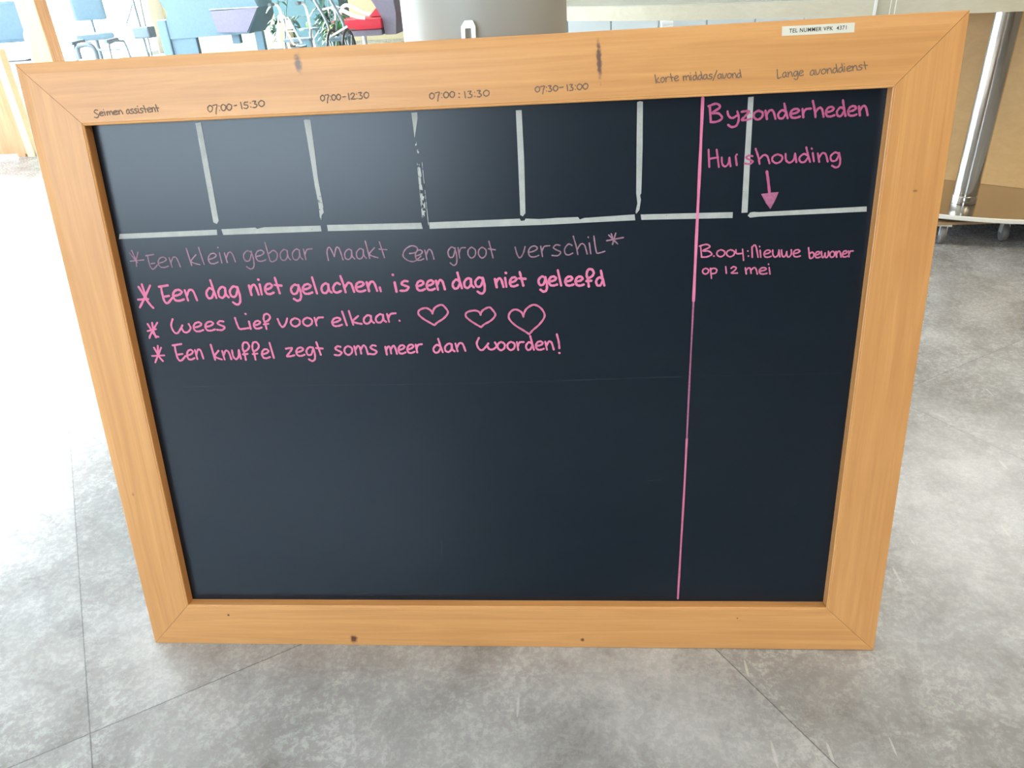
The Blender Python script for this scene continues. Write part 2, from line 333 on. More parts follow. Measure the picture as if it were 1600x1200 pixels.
# tape, writing and frame outlines in millimetres / metres on the board
STROKES={"faded": [2.6, ["-526.7,696.3 -517.9,681.6;-522.8,700.0 -518.5,683.6;-513.5,696.9 -519.5,683.6;-528.4,683.9 -507.1,685.2;-518.6,687.4 -520.2,675.9;-499.5,691.8 -499.8,682.5 -498.5,673.6 -494.7,671.2 -487.5,677.1;-502.6,691.3 -490.1,692.8;-497.1,679.2 -491.0,679.9;-484.6,679.9 -476.9,681.5 -472.0,685.0 -475.6,688.4 -481.8,686.8 -485.5,680.7 -483.5,674.2 -477.5,673.0 -470.9,674.8;-467.2,687.6 -465.3,673.0;-465.7,679.9 -460.8,687.6 -455.6,686.1 -452.4,673.0", "-438.0,700.3 -434.5,674.6;-425.2,690.4 -434.0,681.6 -429.8,678.0 -421.7,675.6;-418.9,701.3 -415.0,675.7;-406.4,683.0 -398.8,684.9 -394.1,688.6 -397.6,691.8 -403.7,690.0 -407.2,683.7 -405.3,677.4 -399.4,676.5 -393.0,678.7;-388.6,692.2 -387.5,677.1;-389.6,700.5 -389.3,699.7;-380.9,691.9 -378.9,677.6;-379.3,684.4 -374.7,692.2 -369.6,690.9 -366.4,678.2", "-340.2,691.6 -346.1,694.0 -352.6,687.5 -351.1,679.5 -344.7,679.8 -340.3,689.2;-340.1,693.2 -338.2,681.2 -339.4,670.6 -344.7,666.8 -350.6,670.5;-333.4,685.2 -325.7,686.9 -320.9,690.6 -324.5,694.1 -330.7,692.5 -334.3,686.0 -332.2,679.3 -326.2,678.0 -319.7,680.0;-317.1,705.3 -315.0,689.4 -313.4,678.4;-313.1,689.4 -306.1,693.4 -301.1,687.9 -303.8,679.8 -310.0,676.8 -313.8,678.4;-285.2,691.5 -289.9,694.3 -296.2,688.7 -296.4,680.6 -291.5,678.3 -286.7,683.1 -285.4,692.8;-285.4,692.8 -285.2,683.1 -282.0,678.7;-266.8,691.6 -271.5,694.4 -277.8,688.8 -277.9,680.8 -273.1,678.4 -268.3,683.2 -267.0,692.9;-267.0,692.9 -266.8,683.3 -263.5,678.8;-260.7,693.7 -259.1,678.5;-259.5,685.7 -255.6,692.9 -247.9,693.8", "-225.4,676.1 -226.0,688.1 -223.4,694.9 -220.0,693.5 -215.9,681.6;-215.9,681.6 -211.9,693.7 -208.4,694.5 -205.9,688.6 -203.4,676.6;-189.0,689.2 -193.5,691.8 -199.5,686.5 -199.5,678.9 -194.9,676.8 -190.3,681.4 -189.2,690.4;-189.2,690.4 -188.9,681.4 -185.8,677.3;-171.4,689.6 -175.9,692.2 -181.9,686.8 -181.9,679.3 -177.3,677.2 -172.8,681.8 -171.7,690.8;-171.7,690.8 -171.3,681.8 -168.2,677.7;-167.3,702.8 -163.3,677.5;-154.8,692.6 -163.0,684.2 -158.9,680.6 -151.1,678.1;-146.6,701.0 -144.0,689.9 -141.4,678.0;-148.2,690.5 -136.7,689.3", "-103.8,682.7 -94.2,684.3 -91.8,690.8 -100.0,693.8 -109.9,688.5 -113.6,679.3 -106.6,672.5 -97.2,671.3 -87.2,678.5;-94.7,679.0 -88.5,680.7 -84.7,684.3 -87.7,687.5 -92.7,685.8 -95.5,679.7 -93.7,673.5 -88.8,672.5 -83.5,674.5;-80.9,687.0 -78.8,672.9;-79.4,679.6 -75.7,687.2 -71.4,685.8 -68.4,673.3", "-36.8,687.7 -41.8,690.2 -47.0,684.0 -45.6,676.1 -40.2,676.2 -36.9,685.3;-36.7,689.2 -34.9,677.3 -35.7,667.0 -40.0,663.5 -44.9,667.3;-32.1,689.1 -30.6,674.0;-31.0,681.2 -27.8,688.2 -21.4,688.8;-12.4,689.3 -17.2,685.5 -17.9,678.4 -13.4,673.5 -7.9,677.3 -7.2,685.2 -12.4,689.3;2.9,688.8 -1.9,685.0 -2.6,678.0 1.9,673.1 7.4,676.9 8.1,684.7 2.9,688.8;13.2,697.1 15.6,685.3 18.0,672.6;11.9,686.2 21.9,684.3", "50.6,687.3 53.3,676.4 57.1,671.8 62.0,678.2 65.0,687.7;70.4,679.2 78.0,681.0 82.6,684.7 78.9,688.1 72.8,686.3 69.5,680.0 71.8,673.5 77.9,672.4 84.3,674.5;87.5,687.5 89.6,672.7;88.9,679.8 92.6,686.9 100.3,687.9;115.1,687.8 109.7,688.9 105.6,684.9 110.3,681.4 116.0,678.2 111.6,673.3 103.4,673.9;132.3,687.2 127.2,689.4 121.8,683.0 122.4,676.0 127.1,673.8 133.2,676.3;134.2,700.4 138.0,686.5 140.3,674.1;139.7,681.9 145.1,689.1 149.8,687.6 152.1,680.7 153.7,674.5;156.8,690.1 158.8,674.7;155.3,698.6 155.6,697.8;163.4,699.6 165.2,685.7 167.5,675.7 171.8,675.5 178.9,677.6;184.3,700.5 196.1,688.4;194.2,702.9 189.7,686.8;181.6,692.5 205.0,696.3;187.9,702.2 190.6,694.0;189.7,694.0 197.0,687.5"]],
"second": [4.6, ["-524.0,644.7 -514.0,620.6 -507.8,611.4;-518.1,648.5 -515.7,626.6;-505.4,646.2 -521.6,622.8 -528.9,612.9;-529.3,625.0 -512.9,625.5;-516.7,626.6 -511.0,615.5", "-488.7,644.5 -489.1,632.7 -487.8,621.5 -483.3,618.5 -475.0,626.0;-492.2,643.8 -477.8,645.8;-486.0,628.6 -479.1,629.6;-471.8,629.1 -463.3,630.8 -457.9,634.7 -461.9,638.4 -468.7,636.7 -472.8,630.0 -470.6,622.9 -464.0,621.6 -456.7,623.6;-452.7,637.5 -450.5,621.6;-450.9,629.2 -445.6,637.5 -439.9,635.9 -436.3,621.6", "-408.8,636.9 -413.9,639.7 -419.7,632.6 -418.3,625.0 -412.6,625.1 -407.5,634.4;-410.1,651.8 -408.2,639.4 -405.5,624.4;-389.2,638.3 -393.8,641.2 -400.3,635.3 -400.5,626.9 -395.7,624.5 -390.8,629.6 -389.4,639.6;-389.4,639.6 -389.3,629.6 -386.1,624.9;-370.2,639.0 -376.1,641.4 -382.6,634.7 -381.2,626.3 -374.8,626.7 -370.4,636.5;-370.1,640.6 -368.3,628.2 -369.6,617.2 -374.9,613.3 -380.7,617.1", "-351.8,642.2 -350.1,627.4;-350.5,634.5 -346.3,642.4 -341.8,641.0 -339.0,627.8;-335.0,643.5 -334.1,627.9;-327.1,635.2 -320.4,636.9 -316.3,640.7 -319.4,644.0 -324.7,642.3 -327.9,635.9 -326.1,629.4 -320.9,628.3 -315.3,630.4;-310.3,652.8 -308.2,641.2 -306.1,628.8;-312.0,641.9 -301.5,640.6;-336.3,650.9 -335.3,650.3", "-275.9,639.3 -281.7,641.4 -287.9,635.5 -286.4,628.2 -280.2,628.6 -276.0,637.1;-275.8,640.8 -273.9,629.8 -275.0,620.3 -280.1,616.8 -285.8,620.1;-269.3,633.6 -261.9,635.1 -257.3,638.6 -260.8,641.7 -266.8,640.2 -270.2,634.3 -268.1,628.2 -262.3,627.1 -256.0,629.0;-253.4,651.9 -249.1,627.3", "-230.0,639.5 -234.6,642.1 -240.7,636.9 -240.7,629.6 -236.0,627.5 -231.4,632.0 -230.3,640.7;-230.3,640.7 -229.9,632.0 -226.8,628.0;-212.6,640.2 -217.5,642.3 -223.0,636.5 -222.7,629.9 -218.2,627.8 -212.1,630.1;-210.3,652.5 -207.1,639.6 -205.3,628.0;-205.6,635.3 -200.1,641.9 -195.6,640.5 -193.6,634.0 -192.3,628.2;-188.1,634.8 -180.8,636.4 -176.3,639.8 -179.8,642.9 -185.7,641.4 -189.0,635.5 -186.9,629.5 -181.1,628.4 -175.0,630.2;-171.8,642.3 -169.5,628.6;-170.1,635.1 -165.8,642.4 -160.7,641.0 -157.3,628.8;-152.9,633.9 -151.9,628.1", "-129.9,640.9 -128.3,626.7;-110.2,641.8 -115.6,642.4 -119.9,638.4 -115.2,635.6 -109.6,633.0 -114.1,628.2 -122.3,628.1", "-131.9,652.4 -131.0,651.9", "-96.7,634.0 -90.5,635.6 -86.7,639.0 -89.7,642.1 -94.6,640.5 -97.4,634.7 -95.7,628.7 -90.8,627.6 -85.6,629.5;-81.7,634.3 -75.5,635.9 -71.8,639.2 -74.7,642.3 -79.7,640.8 -82.4,635.0 -80.7,629.0 -75.8,627.9 -70.6,629.8;-68.0,641.7 -66.0,628.1;-66.5,634.6 -62.9,641.8 -58.6,640.5 -55.7,628.3", "-33.8,640.1 -38.5,642.3 -43.6,636.2 -41.9,629.8 -36.8,629.9 -32.4,638.0;-35.5,652.8 -33.3,642.2 -30.3,629.4;-15.9,641.7 -20.2,644.1 -25.9,638.9 -25.8,631.7 -21.3,629.7 -17.0,634.2 -16.1,642.8;-16.1,642.8 -15.7,634.2 -12.6,630.3;1.4,642.6 -4.1,644.6 -9.8,638.7 -8.1,631.6 -2.3,632.1 1.3,640.5;1.4,644.1 3.5,633.4 2.7,624.1 -1.9,620.6 -7.4,623.8", "19.2,641.8 21.3,629.3;20.7,635.2 24.1,642.0 28.2,640.8 31.1,629.6;34.2,643.0 35.5,629.8;41.5,636.0 47.3,637.5 50.9,640.7 48.0,643.5 43.3,642.0 40.8,636.6 42.5,631.1 47.2,630.2 52.2,632.0;55.8,651.0 58.1,641.2 60.4,630.7;54.7,641.8 64.1,640.8;35.2,650.6 36.1,650.1", "92.8,641.3 87.9,643.5 82.9,638.3 84.4,631.6 89.6,631.8 92.8,639.4;92.8,642.7 94.8,632.7 94.2,624.0 90.1,621.1 85.2,624.3;98.5,635.9 104.7,637.0 108.4,640.0 105.3,643.0 100.4,641.8 97.8,636.6 99.7,631.0 104.6,629.8 109.8,631.2;111.2,652.0 115.6,629.5;122.3,635.2 128.4,636.4 132.1,639.3 129.1,642.3 124.2,641.1 121.6,635.9 123.5,630.3 128.4,629.1 133.5,630.6;137.2,634.8 143.4,636.0 147.0,638.9 144.0,641.9 139.1,640.7 136.5,635.5 138.4,629.9 143.3,628.7 148.4,630.2;155.7,626.8 154.6,636.3 152.8,644.3 154.7,651.4 160.2,651.9 162.9,646.6 160.1,641.7 154.6,639.0;152.1,635.1 159.5,635.5;174.9,637.8 170.7,640.1 166.4,634.7 168.0,628.7 172.5,628.6 176.1,635.7;173.2,649.6 175.3,639.7 178.2,627.8"]],
"third": [4.0, ["-522.3,586.4 -514.7,568.7 -509.2,565.5;-514.7,588.2 -515.5,574.9;-506.5,588.0 -520.7,569.9 -524.1,563.8;-524.7,575.1 -510.7,577.9;-515.3,576.0 -513.5,564.6", "-480.8,593.1 -485.1,583.0 -482.9,573.1 -478.0,570.5 -472.5,575.7 -467.1,583.1;-469.3,578.7 -466.7,572.4 -460.8,572.0 -455.0,578.0 -456.8,585.0;-449.1,578.9 -441.3,580.7 -436.5,584.1 -440.1,587.1 -446.4,585.4 -450.0,579.6 -448.0,573.7 -441.9,572.8 -435.3,574.8;-430.3,579.6 -422.5,581.3 -417.7,584.8 -421.3,587.8 -427.6,586.1 -431.2,580.3 -429.2,574.4 -423.1,573.5 -416.5,575.4;-400.9,587.4 -406.4,588.3 -410.8,584.6 -406.2,581.5 -400.6,578.6 -405.3,574.2 -413.5,574.6", "-382.0,592.8 -380.3,582.8 -377.7,575.4 -372.3,575.1 -363.1,576.2;-361.0,586.7 -360.0,574.6;-353.5,580.3 -347.3,581.7 -343.4,584.6 -346.3,587.2 -351.3,585.8 -354.2,580.9 -352.6,575.8 -347.7,575.1 -342.4,576.7;-335.2,574.0 -335.9,582.7 -337.3,589.9 -335.0,596.6 -329.5,597.4 -326.9,592.7 -330.0,588.0 -335.7,585.2;-338.4,581.4 -331.0,582.3;-364.7,598.8 -363.8,598.3", "-315.5,589.6 -313.0,580.5 -309.2,576.6 -303.9,582.0 -300.5,589.9;-288.4,590.1 -294.6,586.7 -295.5,580.8 -289.9,577.0 -282.9,580.4 -282.0,587.0 -288.4,590.1;-269.2,590.5 -275.4,587.1 -276.3,581.2 -270.7,577.4 -263.8,580.8 -262.8,587.3 -269.2,590.5;-258.0,590.0 -256.2,577.7;-256.7,583.6 -252.7,589.5 -244.7,590.3", "-230.8,581.6 -223.0,583.3 -218.2,586.6 -222.0,589.2 -228.2,587.6 -231.7,582.2 -229.5,576.8 -223.3,576.2 -216.8,578.1;-214.3,598.7 -209.5,577.0;-203.9,599.3 -199.5,577.6;-190.5,591.1 -199.3,583.5 -194.8,580.5 -186.4,578.7;-170.8,590.0 -175.6,592.0 -181.9,587.1 -181.9,580.6 -176.9,579.0 -172.1,583.2 -171.0,591.0;-171.0,591.0 -170.6,583.3 -167.2,579.8;-152.1,591.1 -156.9,593.1 -163.2,588.2 -163.2,581.8 -158.2,580.1 -153.4,584.3 -152.3,592.1;-152.3,592.1 -151.9,584.4 -148.5,581.0;-145.9,593.1 -144.0,581.0;-144.6,586.8 -140.7,592.8 -132.9,593.9;-128.2,582.6 -127.8,582.0"]],
"fourth": [4.0, ["-520.1,548.1 -514.9,533.3 -511.8,528.0;-513.3,551.1 -516.8,534.4;-508.7,547.8 -518.2,532.3 -523.1,523.9;-526.1,534.6 -506.1,535.2;-516.5,535.4 -510.2,525.8", "-486.0,551.8 -486.3,540.1 -484.9,529.0 -480.4,526.1 -471.9,533.5;-489.5,551.1 -474.8,553.1;-483.1,536.1 -476.0,537.0;-468.5,534.3 -462.5,536.2 -458.7,540.0 -461.4,543.3 -466.2,541.5 -469.2,535.0 -467.8,528.5 -463.2,527.6 -458.0,529.8;-454.9,542.9 -453.7,528.1;-453.9,535.2 -450.0,543.2 -446.0,541.9 -443.8,528.7", "-428.0,551.1 -425.3,526.3;-417.2,541.0 -424.8,532.9 -421.2,529.3 -414.4,526.7;-411.5,540.4 -409.9,526.5;-410.2,533.1 -406.1,540.4 -401.7,539.0 -399.1,526.6;-395.6,541.3 -395.2,531.1 -391.4,526.7 -386.7,531.2 -384.7,541.4;-384.7,541.4 -383.5,527.1;-376.0,525.1 -376.5,535.6 -377.9,544.3 -375.5,552.3 -369.7,553.1 -367.1,547.3 -370.4,541.8 -376.4,538.6;-379.2,534.2 -371.5,535.0;-360.4,525.3 -361.0,535.8 -362.4,544.5 -359.9,552.5 -354.2,553.2 -351.6,547.5 -354.9,542.0 -360.8,538.7;-363.6,534.3 -356.0,535.1;-348.2,533.8 -341.7,535.3 -337.7,538.7 -340.7,541.8 -345.8,540.3 -348.9,534.5 -347.2,528.4 -342.2,527.3 -336.8,529.1;-334.1,552.0 -330.8,527.4", "-309.7,542.0 -303.9,542.8 -299.6,542.3 -305.0,535.4 -309.7,529.9 -304.1,529.7 -297.7,531.2;-293.2,535.8 -286.5,537.4 -282.4,540.6 -285.5,543.4 -290.9,541.9 -294.0,536.4 -292.1,530.9 -286.9,530.0 -281.3,531.8;-266.8,542.0 -272.0,543.8 -277.6,538.3 -276.2,531.6 -270.7,532.1 -267.0,540.0;-266.8,543.3 -265.1,533.3 -266.1,524.6 -270.6,521.3 -275.7,524.3;-260.4,551.5 -258.1,541.6 -255.8,531.0;-262.0,542.1 -251.4,541.1", "-223.3,543.1 -228.2,544.2 -232.0,540.6 -227.9,537.3 -222.9,534.2 -227.0,529.8 -234.3,530.5;-211.7,544.3 -217.0,540.7 -217.8,534.2 -213.0,530.0 -207.0,533.6 -206.1,540.8 -211.7,544.3;-201.9,543.7 -200.5,530.1;-201.0,537.3 -196.9,543.8 -193.5,541.7 -192.3,531.6;-192.9,537.4 -187.7,544.6 -184.2,541.7 -181.9,530.3;-168.4,543.6 -173.2,544.7 -177.0,541.1 -172.9,537.8 -167.9,534.7 -172.0,530.4 -179.3,531.0", "-153.8,541.8 -152.6,529.2;-153.0,535.9 -149.5,542.0 -146.7,540.2 -145.7,530.9;-146.2,536.2 -141.8,543.1 -138.9,540.6 -136.9,530.1;-133.4,536.2 -127.6,537.8 -124.1,541.0 -126.8,543.8 -131.4,542.3 -134.0,536.8 -132.4,531.3 -127.9,530.5 -123.1,532.4;-119.5,536.9 -113.8,538.5 -110.3,541.8 -113.0,544.5 -117.6,543.0 -120.2,537.5 -118.6,532.1 -114.1,531.2 -109.3,533.1;-106.6,544.2 -105.3,531.7;-105.7,537.6 -102.8,543.7 -97.0,544.7", "-69.7,541.1 -74.7,543.1 -79.9,537.4 -78.2,531.5 -72.9,531.7 -68.3,539.2;-71.5,552.8 -69.2,543.1 -66.1,531.3;-51.2,542.8 -55.7,544.9 -61.6,540.1 -61.5,533.5 -56.8,531.7 -52.4,535.9 -51.5,543.8;-51.5,543.8 -51.0,535.9 -47.8,532.4;-45.7,544.7 -43.2,532.3;-43.9,538.2 -39.7,544.9 -34.8,543.8 -31.2,532.8", "-9.5,552.8 -13.2,544.3 -10.5,535.9 -5.6,533.5 -0.5,537.8 4.3,543.9;2.5,540.3 5.3,534.9 11.1,534.4 16.5,539.3 14.3,545.3;23.7,545.8 19.0,542.6 18.3,536.7 22.8,532.7 28.2,536.0 28.8,542.5 23.7,545.8;38.7,545.7 33.9,542.5 33.3,536.6 37.8,532.6 43.1,535.8 43.8,542.4 38.7,545.7;47.5,545.0 49.1,532.5;48.6,538.4 51.6,544.3 57.9,544.9;69.7,542.1 65.4,544.4 61.1,538.9 62.6,533.0 67.1,533.0 70.9,540.2;68.0,553.9 70.1,544.1 72.8,532.3;76.6,538.2 82.7,539.4 86.4,542.4 83.4,545.3 78.5,544.0 75.9,538.8 77.7,533.3 82.6,532.2 87.7,533.7;90.1,544.5 92.4,532.1;91.7,538.0 95.2,544.5 99.4,543.2 102.6,532.0;107.7,555.9 110.3,543.9 111.0,533.9;110.4,526.8 111.4,526.3"]],
"h1": [3.4, "-77.0,591.9 -79.3,597.0 -86.3,600.8 -96.0,598.2 -98.4,592.0 -91.7,584.5 -80.7,577.3 -75.5,574.0;-76.8,593.8 -72.6,601.1 -63.2,605.2 -57.6,601.3 -53.7,593.1 -60.7,584.4 -70.6,578.3 -75.5,574.0"],
"h2": [3.4, "-4.9,588.3 -7.3,593.2 -14.4,595.3 -25.0,592.8 -27.2,586.8 -20.4,579.6 -10.3,572.6 -5.0,569.4;-4.8,590.1 -0.9,595.5 8.3,599.6 13.0,595.8 17.1,587.8 10.4,579.5 -0.3,573.6 -5.0,569.4"],
"h3": [3.4, "58.9,583.9 55.9,591.2 47.4,595.3 39.6,591.5 37.1,582.5 45.3,571.9 60.2,561.5 66.6,556.8;59.0,586.6 63.7,595.8 74.7,601.8 85.2,596.2 90.3,584.4 82.4,572.0 72.2,563.1 66.6,556.8"],
"by": [3.8, ["317.5,867.0 319.8,846.3;315.8,866.4 325.9,869.2 331.0,864.5 321.0,857.8 329.4,856.9 334.5,850.8 327.9,846.6 319.4,846.3;341.1,858.9 342.8,853.2 347.6,850.2 353.1,852.8;353.9,858.4 356.4,849.3 354.1,840.9 347.7,838.9 342.9,841.9;359.6,857.6 365.2,858.2 369.5,857.6 364.6,852.0 360.3,847.5 366.0,847.1 372.1,848.3;381.4,858.2 376.5,855.4 376.0,850.3 380.9,847.0 386.5,849.8 386.9,855.4 381.4,858.2;390.5,857.7 393.3,847.0;392.4,852.1 396.0,857.7 400.6,856.6 404.3,847.0;416.4,855.5 411.9,857.4 407.4,852.7 409.2,847.6 414.0,847.6 417.8,853.8;414.3,865.5 416.8,857.2 420.1,847.1;423.9,852.2 430.4,853.3 434.2,855.9 430.9,858.3 425.7,857.2 423.1,852.7 425.3,848.0 430.5,847.1 435.9,848.5;438.3,857.8 440.5,847.2;439.7,852.2 442.7,857.2 449.3,857.8;450.7,867.3 454.0,856.6 456.1,847.0;455.5,853.0 459.5,858.3 463.2,857.1 465.2,851.7 466.5,846.9;469.5,852.3 475.3,853.5 478.7,856.2 475.8,858.8 471.1,857.7 468.8,852.9 470.8,847.9 475.5,846.9 480.3,848.3;491.2,855.7 487.1,857.8 483.1,852.8 484.8,847.4 489.1,847.4 492.4,853.9;489.2,866.4 491.5,857.5 494.6,846.7;497.9,852.1 503.7,853.2 507.1,856.0 504.1,858.6 499.5,857.4 497.2,852.7 499.2,847.7 503.9,846.7 508.7,848.1;510.5,858.0 513.1,846.6;512.3,852.0 515.4,857.9 519.4,856.7 522.9,846.6"]],
"hu": [3.4, ["318.5,811.1 320.6,788.2;319.4,799.0 331.7,800.6;329.3,810.6 333.4,787.8;336.6,800.2 337.6,792.0 341.5,788.3 345.7,791.7 346.8,799.8;346.8,799.8 349.0,788.2;355.0,801.2 357.2,789.4;356.0,803.2 356.8,803.2", "377.4,800.3 372.6,801.3 369.0,798.8 373.3,796.1 378.3,793.5 374.5,790.4 367.4,791.2;381.0,809.8 385.1,799.4 387.6,790.0;386.8,795.9 392.0,801.1 396.7,799.9 399.1,794.7 400.7,790.0;410.4,801.6 404.8,798.8 404.3,793.5 409.9,790.0 416.1,792.9 416.6,798.7 410.4,801.6;421.0,801.6 422.3,793.5 427.1,790.0 432.2,793.5 433.5,801.6;433.5,801.6 436.2,790.2;449.9,798.6 444.8,800.6 439.7,795.8 441.8,790.5 447.2,790.5 451.4,796.9;447.5,809.0 450.3,800.4 454.1,789.9;456.6,801.4 459.2,790.5;454.7,807.4 455.1,806.8;463.4,800.6 466.3,789.5;465.4,794.8 469.0,800.5 473.6,799.3 477.4,789.4;491.1,799.1 485.7,800.9 480.6,796.3 482.4,790.5 488.0,790.7 491.1,797.4;491.0,800.3 493.5,791.6 493.2,784.0 488.9,781.4 483.5,784.1"]],
"stem": [4.2, "397.9,779.5 400.5,767.5 403.3,752.1"],
"boo": [2.9, ["462.5,674.0 464.2,665.5 465.3,659.7;465.0,665.5 468.2,667.6 470.8,664.6 469.8,660.3 467.0,658.8 465.2,659.7;473.0,663.4 476.5,664.2 478.6,666.2 476.8,668.1 473.9,667.2 472.5,663.8 473.8,660.2 476.6,659.5 479.6,660.5;480.7,668.1 481.7,662.1 483.4,659.5 485.4,662.1 485.9,665.9;485.8,664.6 486.9,660.4 488.7,659.5 490.5,662.9 490.2,668.1;495.7,668.1 493.0,665.9 492.8,662.1 495.6,659.5 498.6,661.6 498.7,665.9 495.7,668.1;500.5,667.6 502.2,659.5;501.6,663.4 503.5,667.6 506.0,666.8 508.2,659.5;510.0,663.4 513.6,664.2 515.6,666.2 513.8,668.1 511.0,667.2 509.6,663.8 510.9,660.2 513.7,659.5 516.7,660.5;517.7,667.6 519.1,659.5;518.6,663.4 520.2,667.2 523.8,667.6", "377.4,647.9 379.3,639.1;378.5,643.7 381.6,647.7 384.5,646.3 385.9,639.8;385.2,643.5 389.1,648.0 392.2,646.1 394.7,638.6;397.8,642.7 403.3,643.5 406.6,645.5 403.8,647.6 399.4,646.8 397.1,643.2 399.0,639.3 403.4,638.4 408.1,639.4;410.5,647.4 412.3,638.1;349.9,650.5 351.3,640.8;357.6,648.0 360.9,650.2 364.8,647.8 361.0,643.3 358.2,641.0 366.8,640.8;321.9,649.0 318.4,647.0 318.0,643.3 321.5,640.7 325.5,642.7 325.8,646.8 321.9,649.0;328.6,648.8 330.7,634.2;329.1,647.1 333.3,648.7 337.5,646.5 336.2,641.9 330.6,640.8;313.4,681.2 315.5,665.2;311.8,680.8 321.4,683.0 326.3,679.3 316.7,674.1 324.8,673.4 329.6,668.8 323.2,665.4 315.2,665.2;332.3,666.1 332.9,666.1;341.9,674.9 337.3,672.5 336.9,668.0 341.5,664.9 346.7,667.3 347.1,672.2 341.9,674.9;355.4,674.5 350.8,672.1 350.4,667.6 355.0,664.5 360.2,666.9 360.6,671.8 355.4,674.5;362.8,674.3 364.1,668.7 372.6,669.0;371.9,674.5 374.3,658.9;379.1,672.0 379.5,671.9;380.4,664.7 380.8,664.7;384.7,677.6 386.1,662.7;384.8,676.2 387.9,680.1 390.7,676.6 394.1,662.6;396.3,672.5 397.9,662.5;395.1,678.0 395.4,677.5;402.6,666.9 407.7,667.8 410.7,670.1 408.1,672.3 404.1,671.4 402.0,667.4 403.7,663.2 407.8,662.3 412.0,663.5;413.6,672.2 414.6,665.2 417.9,662.2 421.4,665.1 422.2,672.1;422.2,672.1 424.2,662.3;425.7,672.0 427.0,665.0 429.5,662.0 432.3,664.9 433.1,669.4;432.9,667.9 434.4,662.9 437.0,661.9 439.6,665.8 439.1,671.8;443.0,666.3 448.0,667.2 451.0,669.4 448.4,671.6 444.4,670.7 442.4,666.8 444.1,662.6 448.1,661.7 452.3,662.8;409.3,652.4 409.5,652.0"]],
"vline": [4.6, "308.0,877.1 307.8,802.1 307.4,729.4 307.0,662.3 306.7,601.7"],
"vline2": [2.8, "306.7,601.7 305.7,493.7 305.0,383.5"],
"vline3": [3.6, "305.0,383.5 304.2,294.6 302.5,195.0 300.8,89.5"],
"resid": [3, "-79.7,805.8 -78.6,791.0;-79.9,797.1 -79.7,784.1;-79.1,780.5 -78.3,772.6;-79.6,784.9 -79.6,769.1;-79.2,767.3 -78.6,753.1;-76.9,762.0 -76.7,742.3;-78.7,751.3 -78.7,735.2;-82.0,836.6 -81.7,833.2;-79.3,825.5 -79.1,822.9"],
"smear": [1.6, "-487.4,482.6 -408.8,481.8 -341.3,481.2;-325.7,481.5 -162.2,480.2 -56.8,480.0;-49.8,479.9 135.3,482.4 293.7,485.2;312.7,485.4 420.7,486.0 531.7,486.5"],
"speck": [2.2, "-432.8,423.5 -428.9,421.3;-5.2,95.1 -0.8,93.8;-315.9,252.7 -311.7,251.4;246.5,310.9 268.5,313.0;-92.5,201.0 -94.3,169.9"],
"fa": [1.9, ["-518.9,896.4 -521.5,897.1 -524.2,894.9 -522.2,892.5 -518.9,890.0 -521.6,886.8 -525.4,887.6;-516.8,891.4 -513.8,892.0 -511.9,893.2 -513.3,894.2 -515.7,893.7 -517.1,891.6 -516.3,889.6 -514.0,889.2 -511.5,889.9;-509.8,894.3 -509.3,889.4;-510.2,897.1 -510.1,896.8;-506.6,894.2 -506.1,889.5;-506.3,892.0 -504.4,894.3 -503.0,893.6 -502.5,890.1;-502.7,892.1 -500.4,894.7 -498.9,893.7 -498.0,889.8;-496.1,892.1 -493.2,892.7 -491.3,893.9 -492.7,894.9 -495.1,894.3 -496.5,892.3 -495.7,890.2 -493.4,889.9 -490.8,890.6;-489.5,894.8 -488.7,890.1;-488.9,892.3 -487.0,894.8 -485.0,894.4 -483.7,890.2", "-473.7,894.9 -475.3,895.9 -477.6,893.8 -477.7,890.9 -476.0,890.1 -474.3,891.8 -473.8,895.3;-473.8,895.3 -473.7,891.9 -472.6,890.3;-467.8,895.6 -469.7,896.0 -471.3,894.5 -469.7,893.2 -467.8,892.0 -469.4,890.2 -472.2,890.5;-462.3,895.8 -464.2,896.2 -465.7,894.7 -464.1,893.4 -462.2,892.2 -463.9,890.4 -466.7,890.6;-460.6,896.3 -460.2,890.5;-460.9,899.4 -460.8,899.2;-454.1,896.0 -456.0,896.4 -457.5,894.9 -455.9,893.6 -454.0,892.4 -455.7,890.6 -458.5,890.8;-451.9,899.7 -451.1,895.4 -450.3,890.8;-452.6,895.6 -448.4,895.2;-447.0,893.5 -444.3,894.1 -442.6,895.5 -443.9,896.7 -446.0,896.1 -447.3,893.8 -446.6,891.4 -444.5,891.0 -442.3,891.7;-441.4,896.5 -440.7,891.1;-440.8,893.7 -439.2,896.6 -437.4,896.1 -436.3,891.2;-434.5,900.2 -433.7,895.9 -432.9,891.3;-435.3,896.1 -431.0,895.7"]],
"fb": [1.9, ["-358.2,896.0 -361.3,893.8 -361.7,890.1 -359.1,887.7 -355.8,889.9 -355.2,894.0 -358.2,896.0;-353.7,895.7 -348.0,896.2 -350.0,890.9 -351.3,884.7;-345.3,894.7 -345.1,894.5;-345.5,889.1 -345.3,889.0;-339.3,896.5 -342.4,894.4 -342.7,890.7 -340.1,888.3 -336.8,890.4 -336.3,894.5 -339.3,896.5;-331.0,896.7 -334.1,894.6 -334.5,890.9 -331.9,888.5 -328.6,890.7 -328.0,894.8 -331.0,896.7;-323.8,894.2 -320.4,894.5", "-314.4,898.0 -313.8,889.9;-304.3,898.1 -309.0,897.5 -309.6,894.4 -305.7,894.2 -305.0,891.5 -307.9,889.8 -310.9,890.8;-301.1,896.8 -300.9,896.6;-301.3,891.5 -301.0,891.4;-297.7,898.5 -293.0,898.7 -295.5,895.5 -292.1,893.8 -294.2,890.9 -298.1,890.9;-285.3,899.1 -288.9,897.0 -289.2,893.5 -286.1,891.4 -282.3,893.5 -281.8,897.4 -285.3,899.1"]],
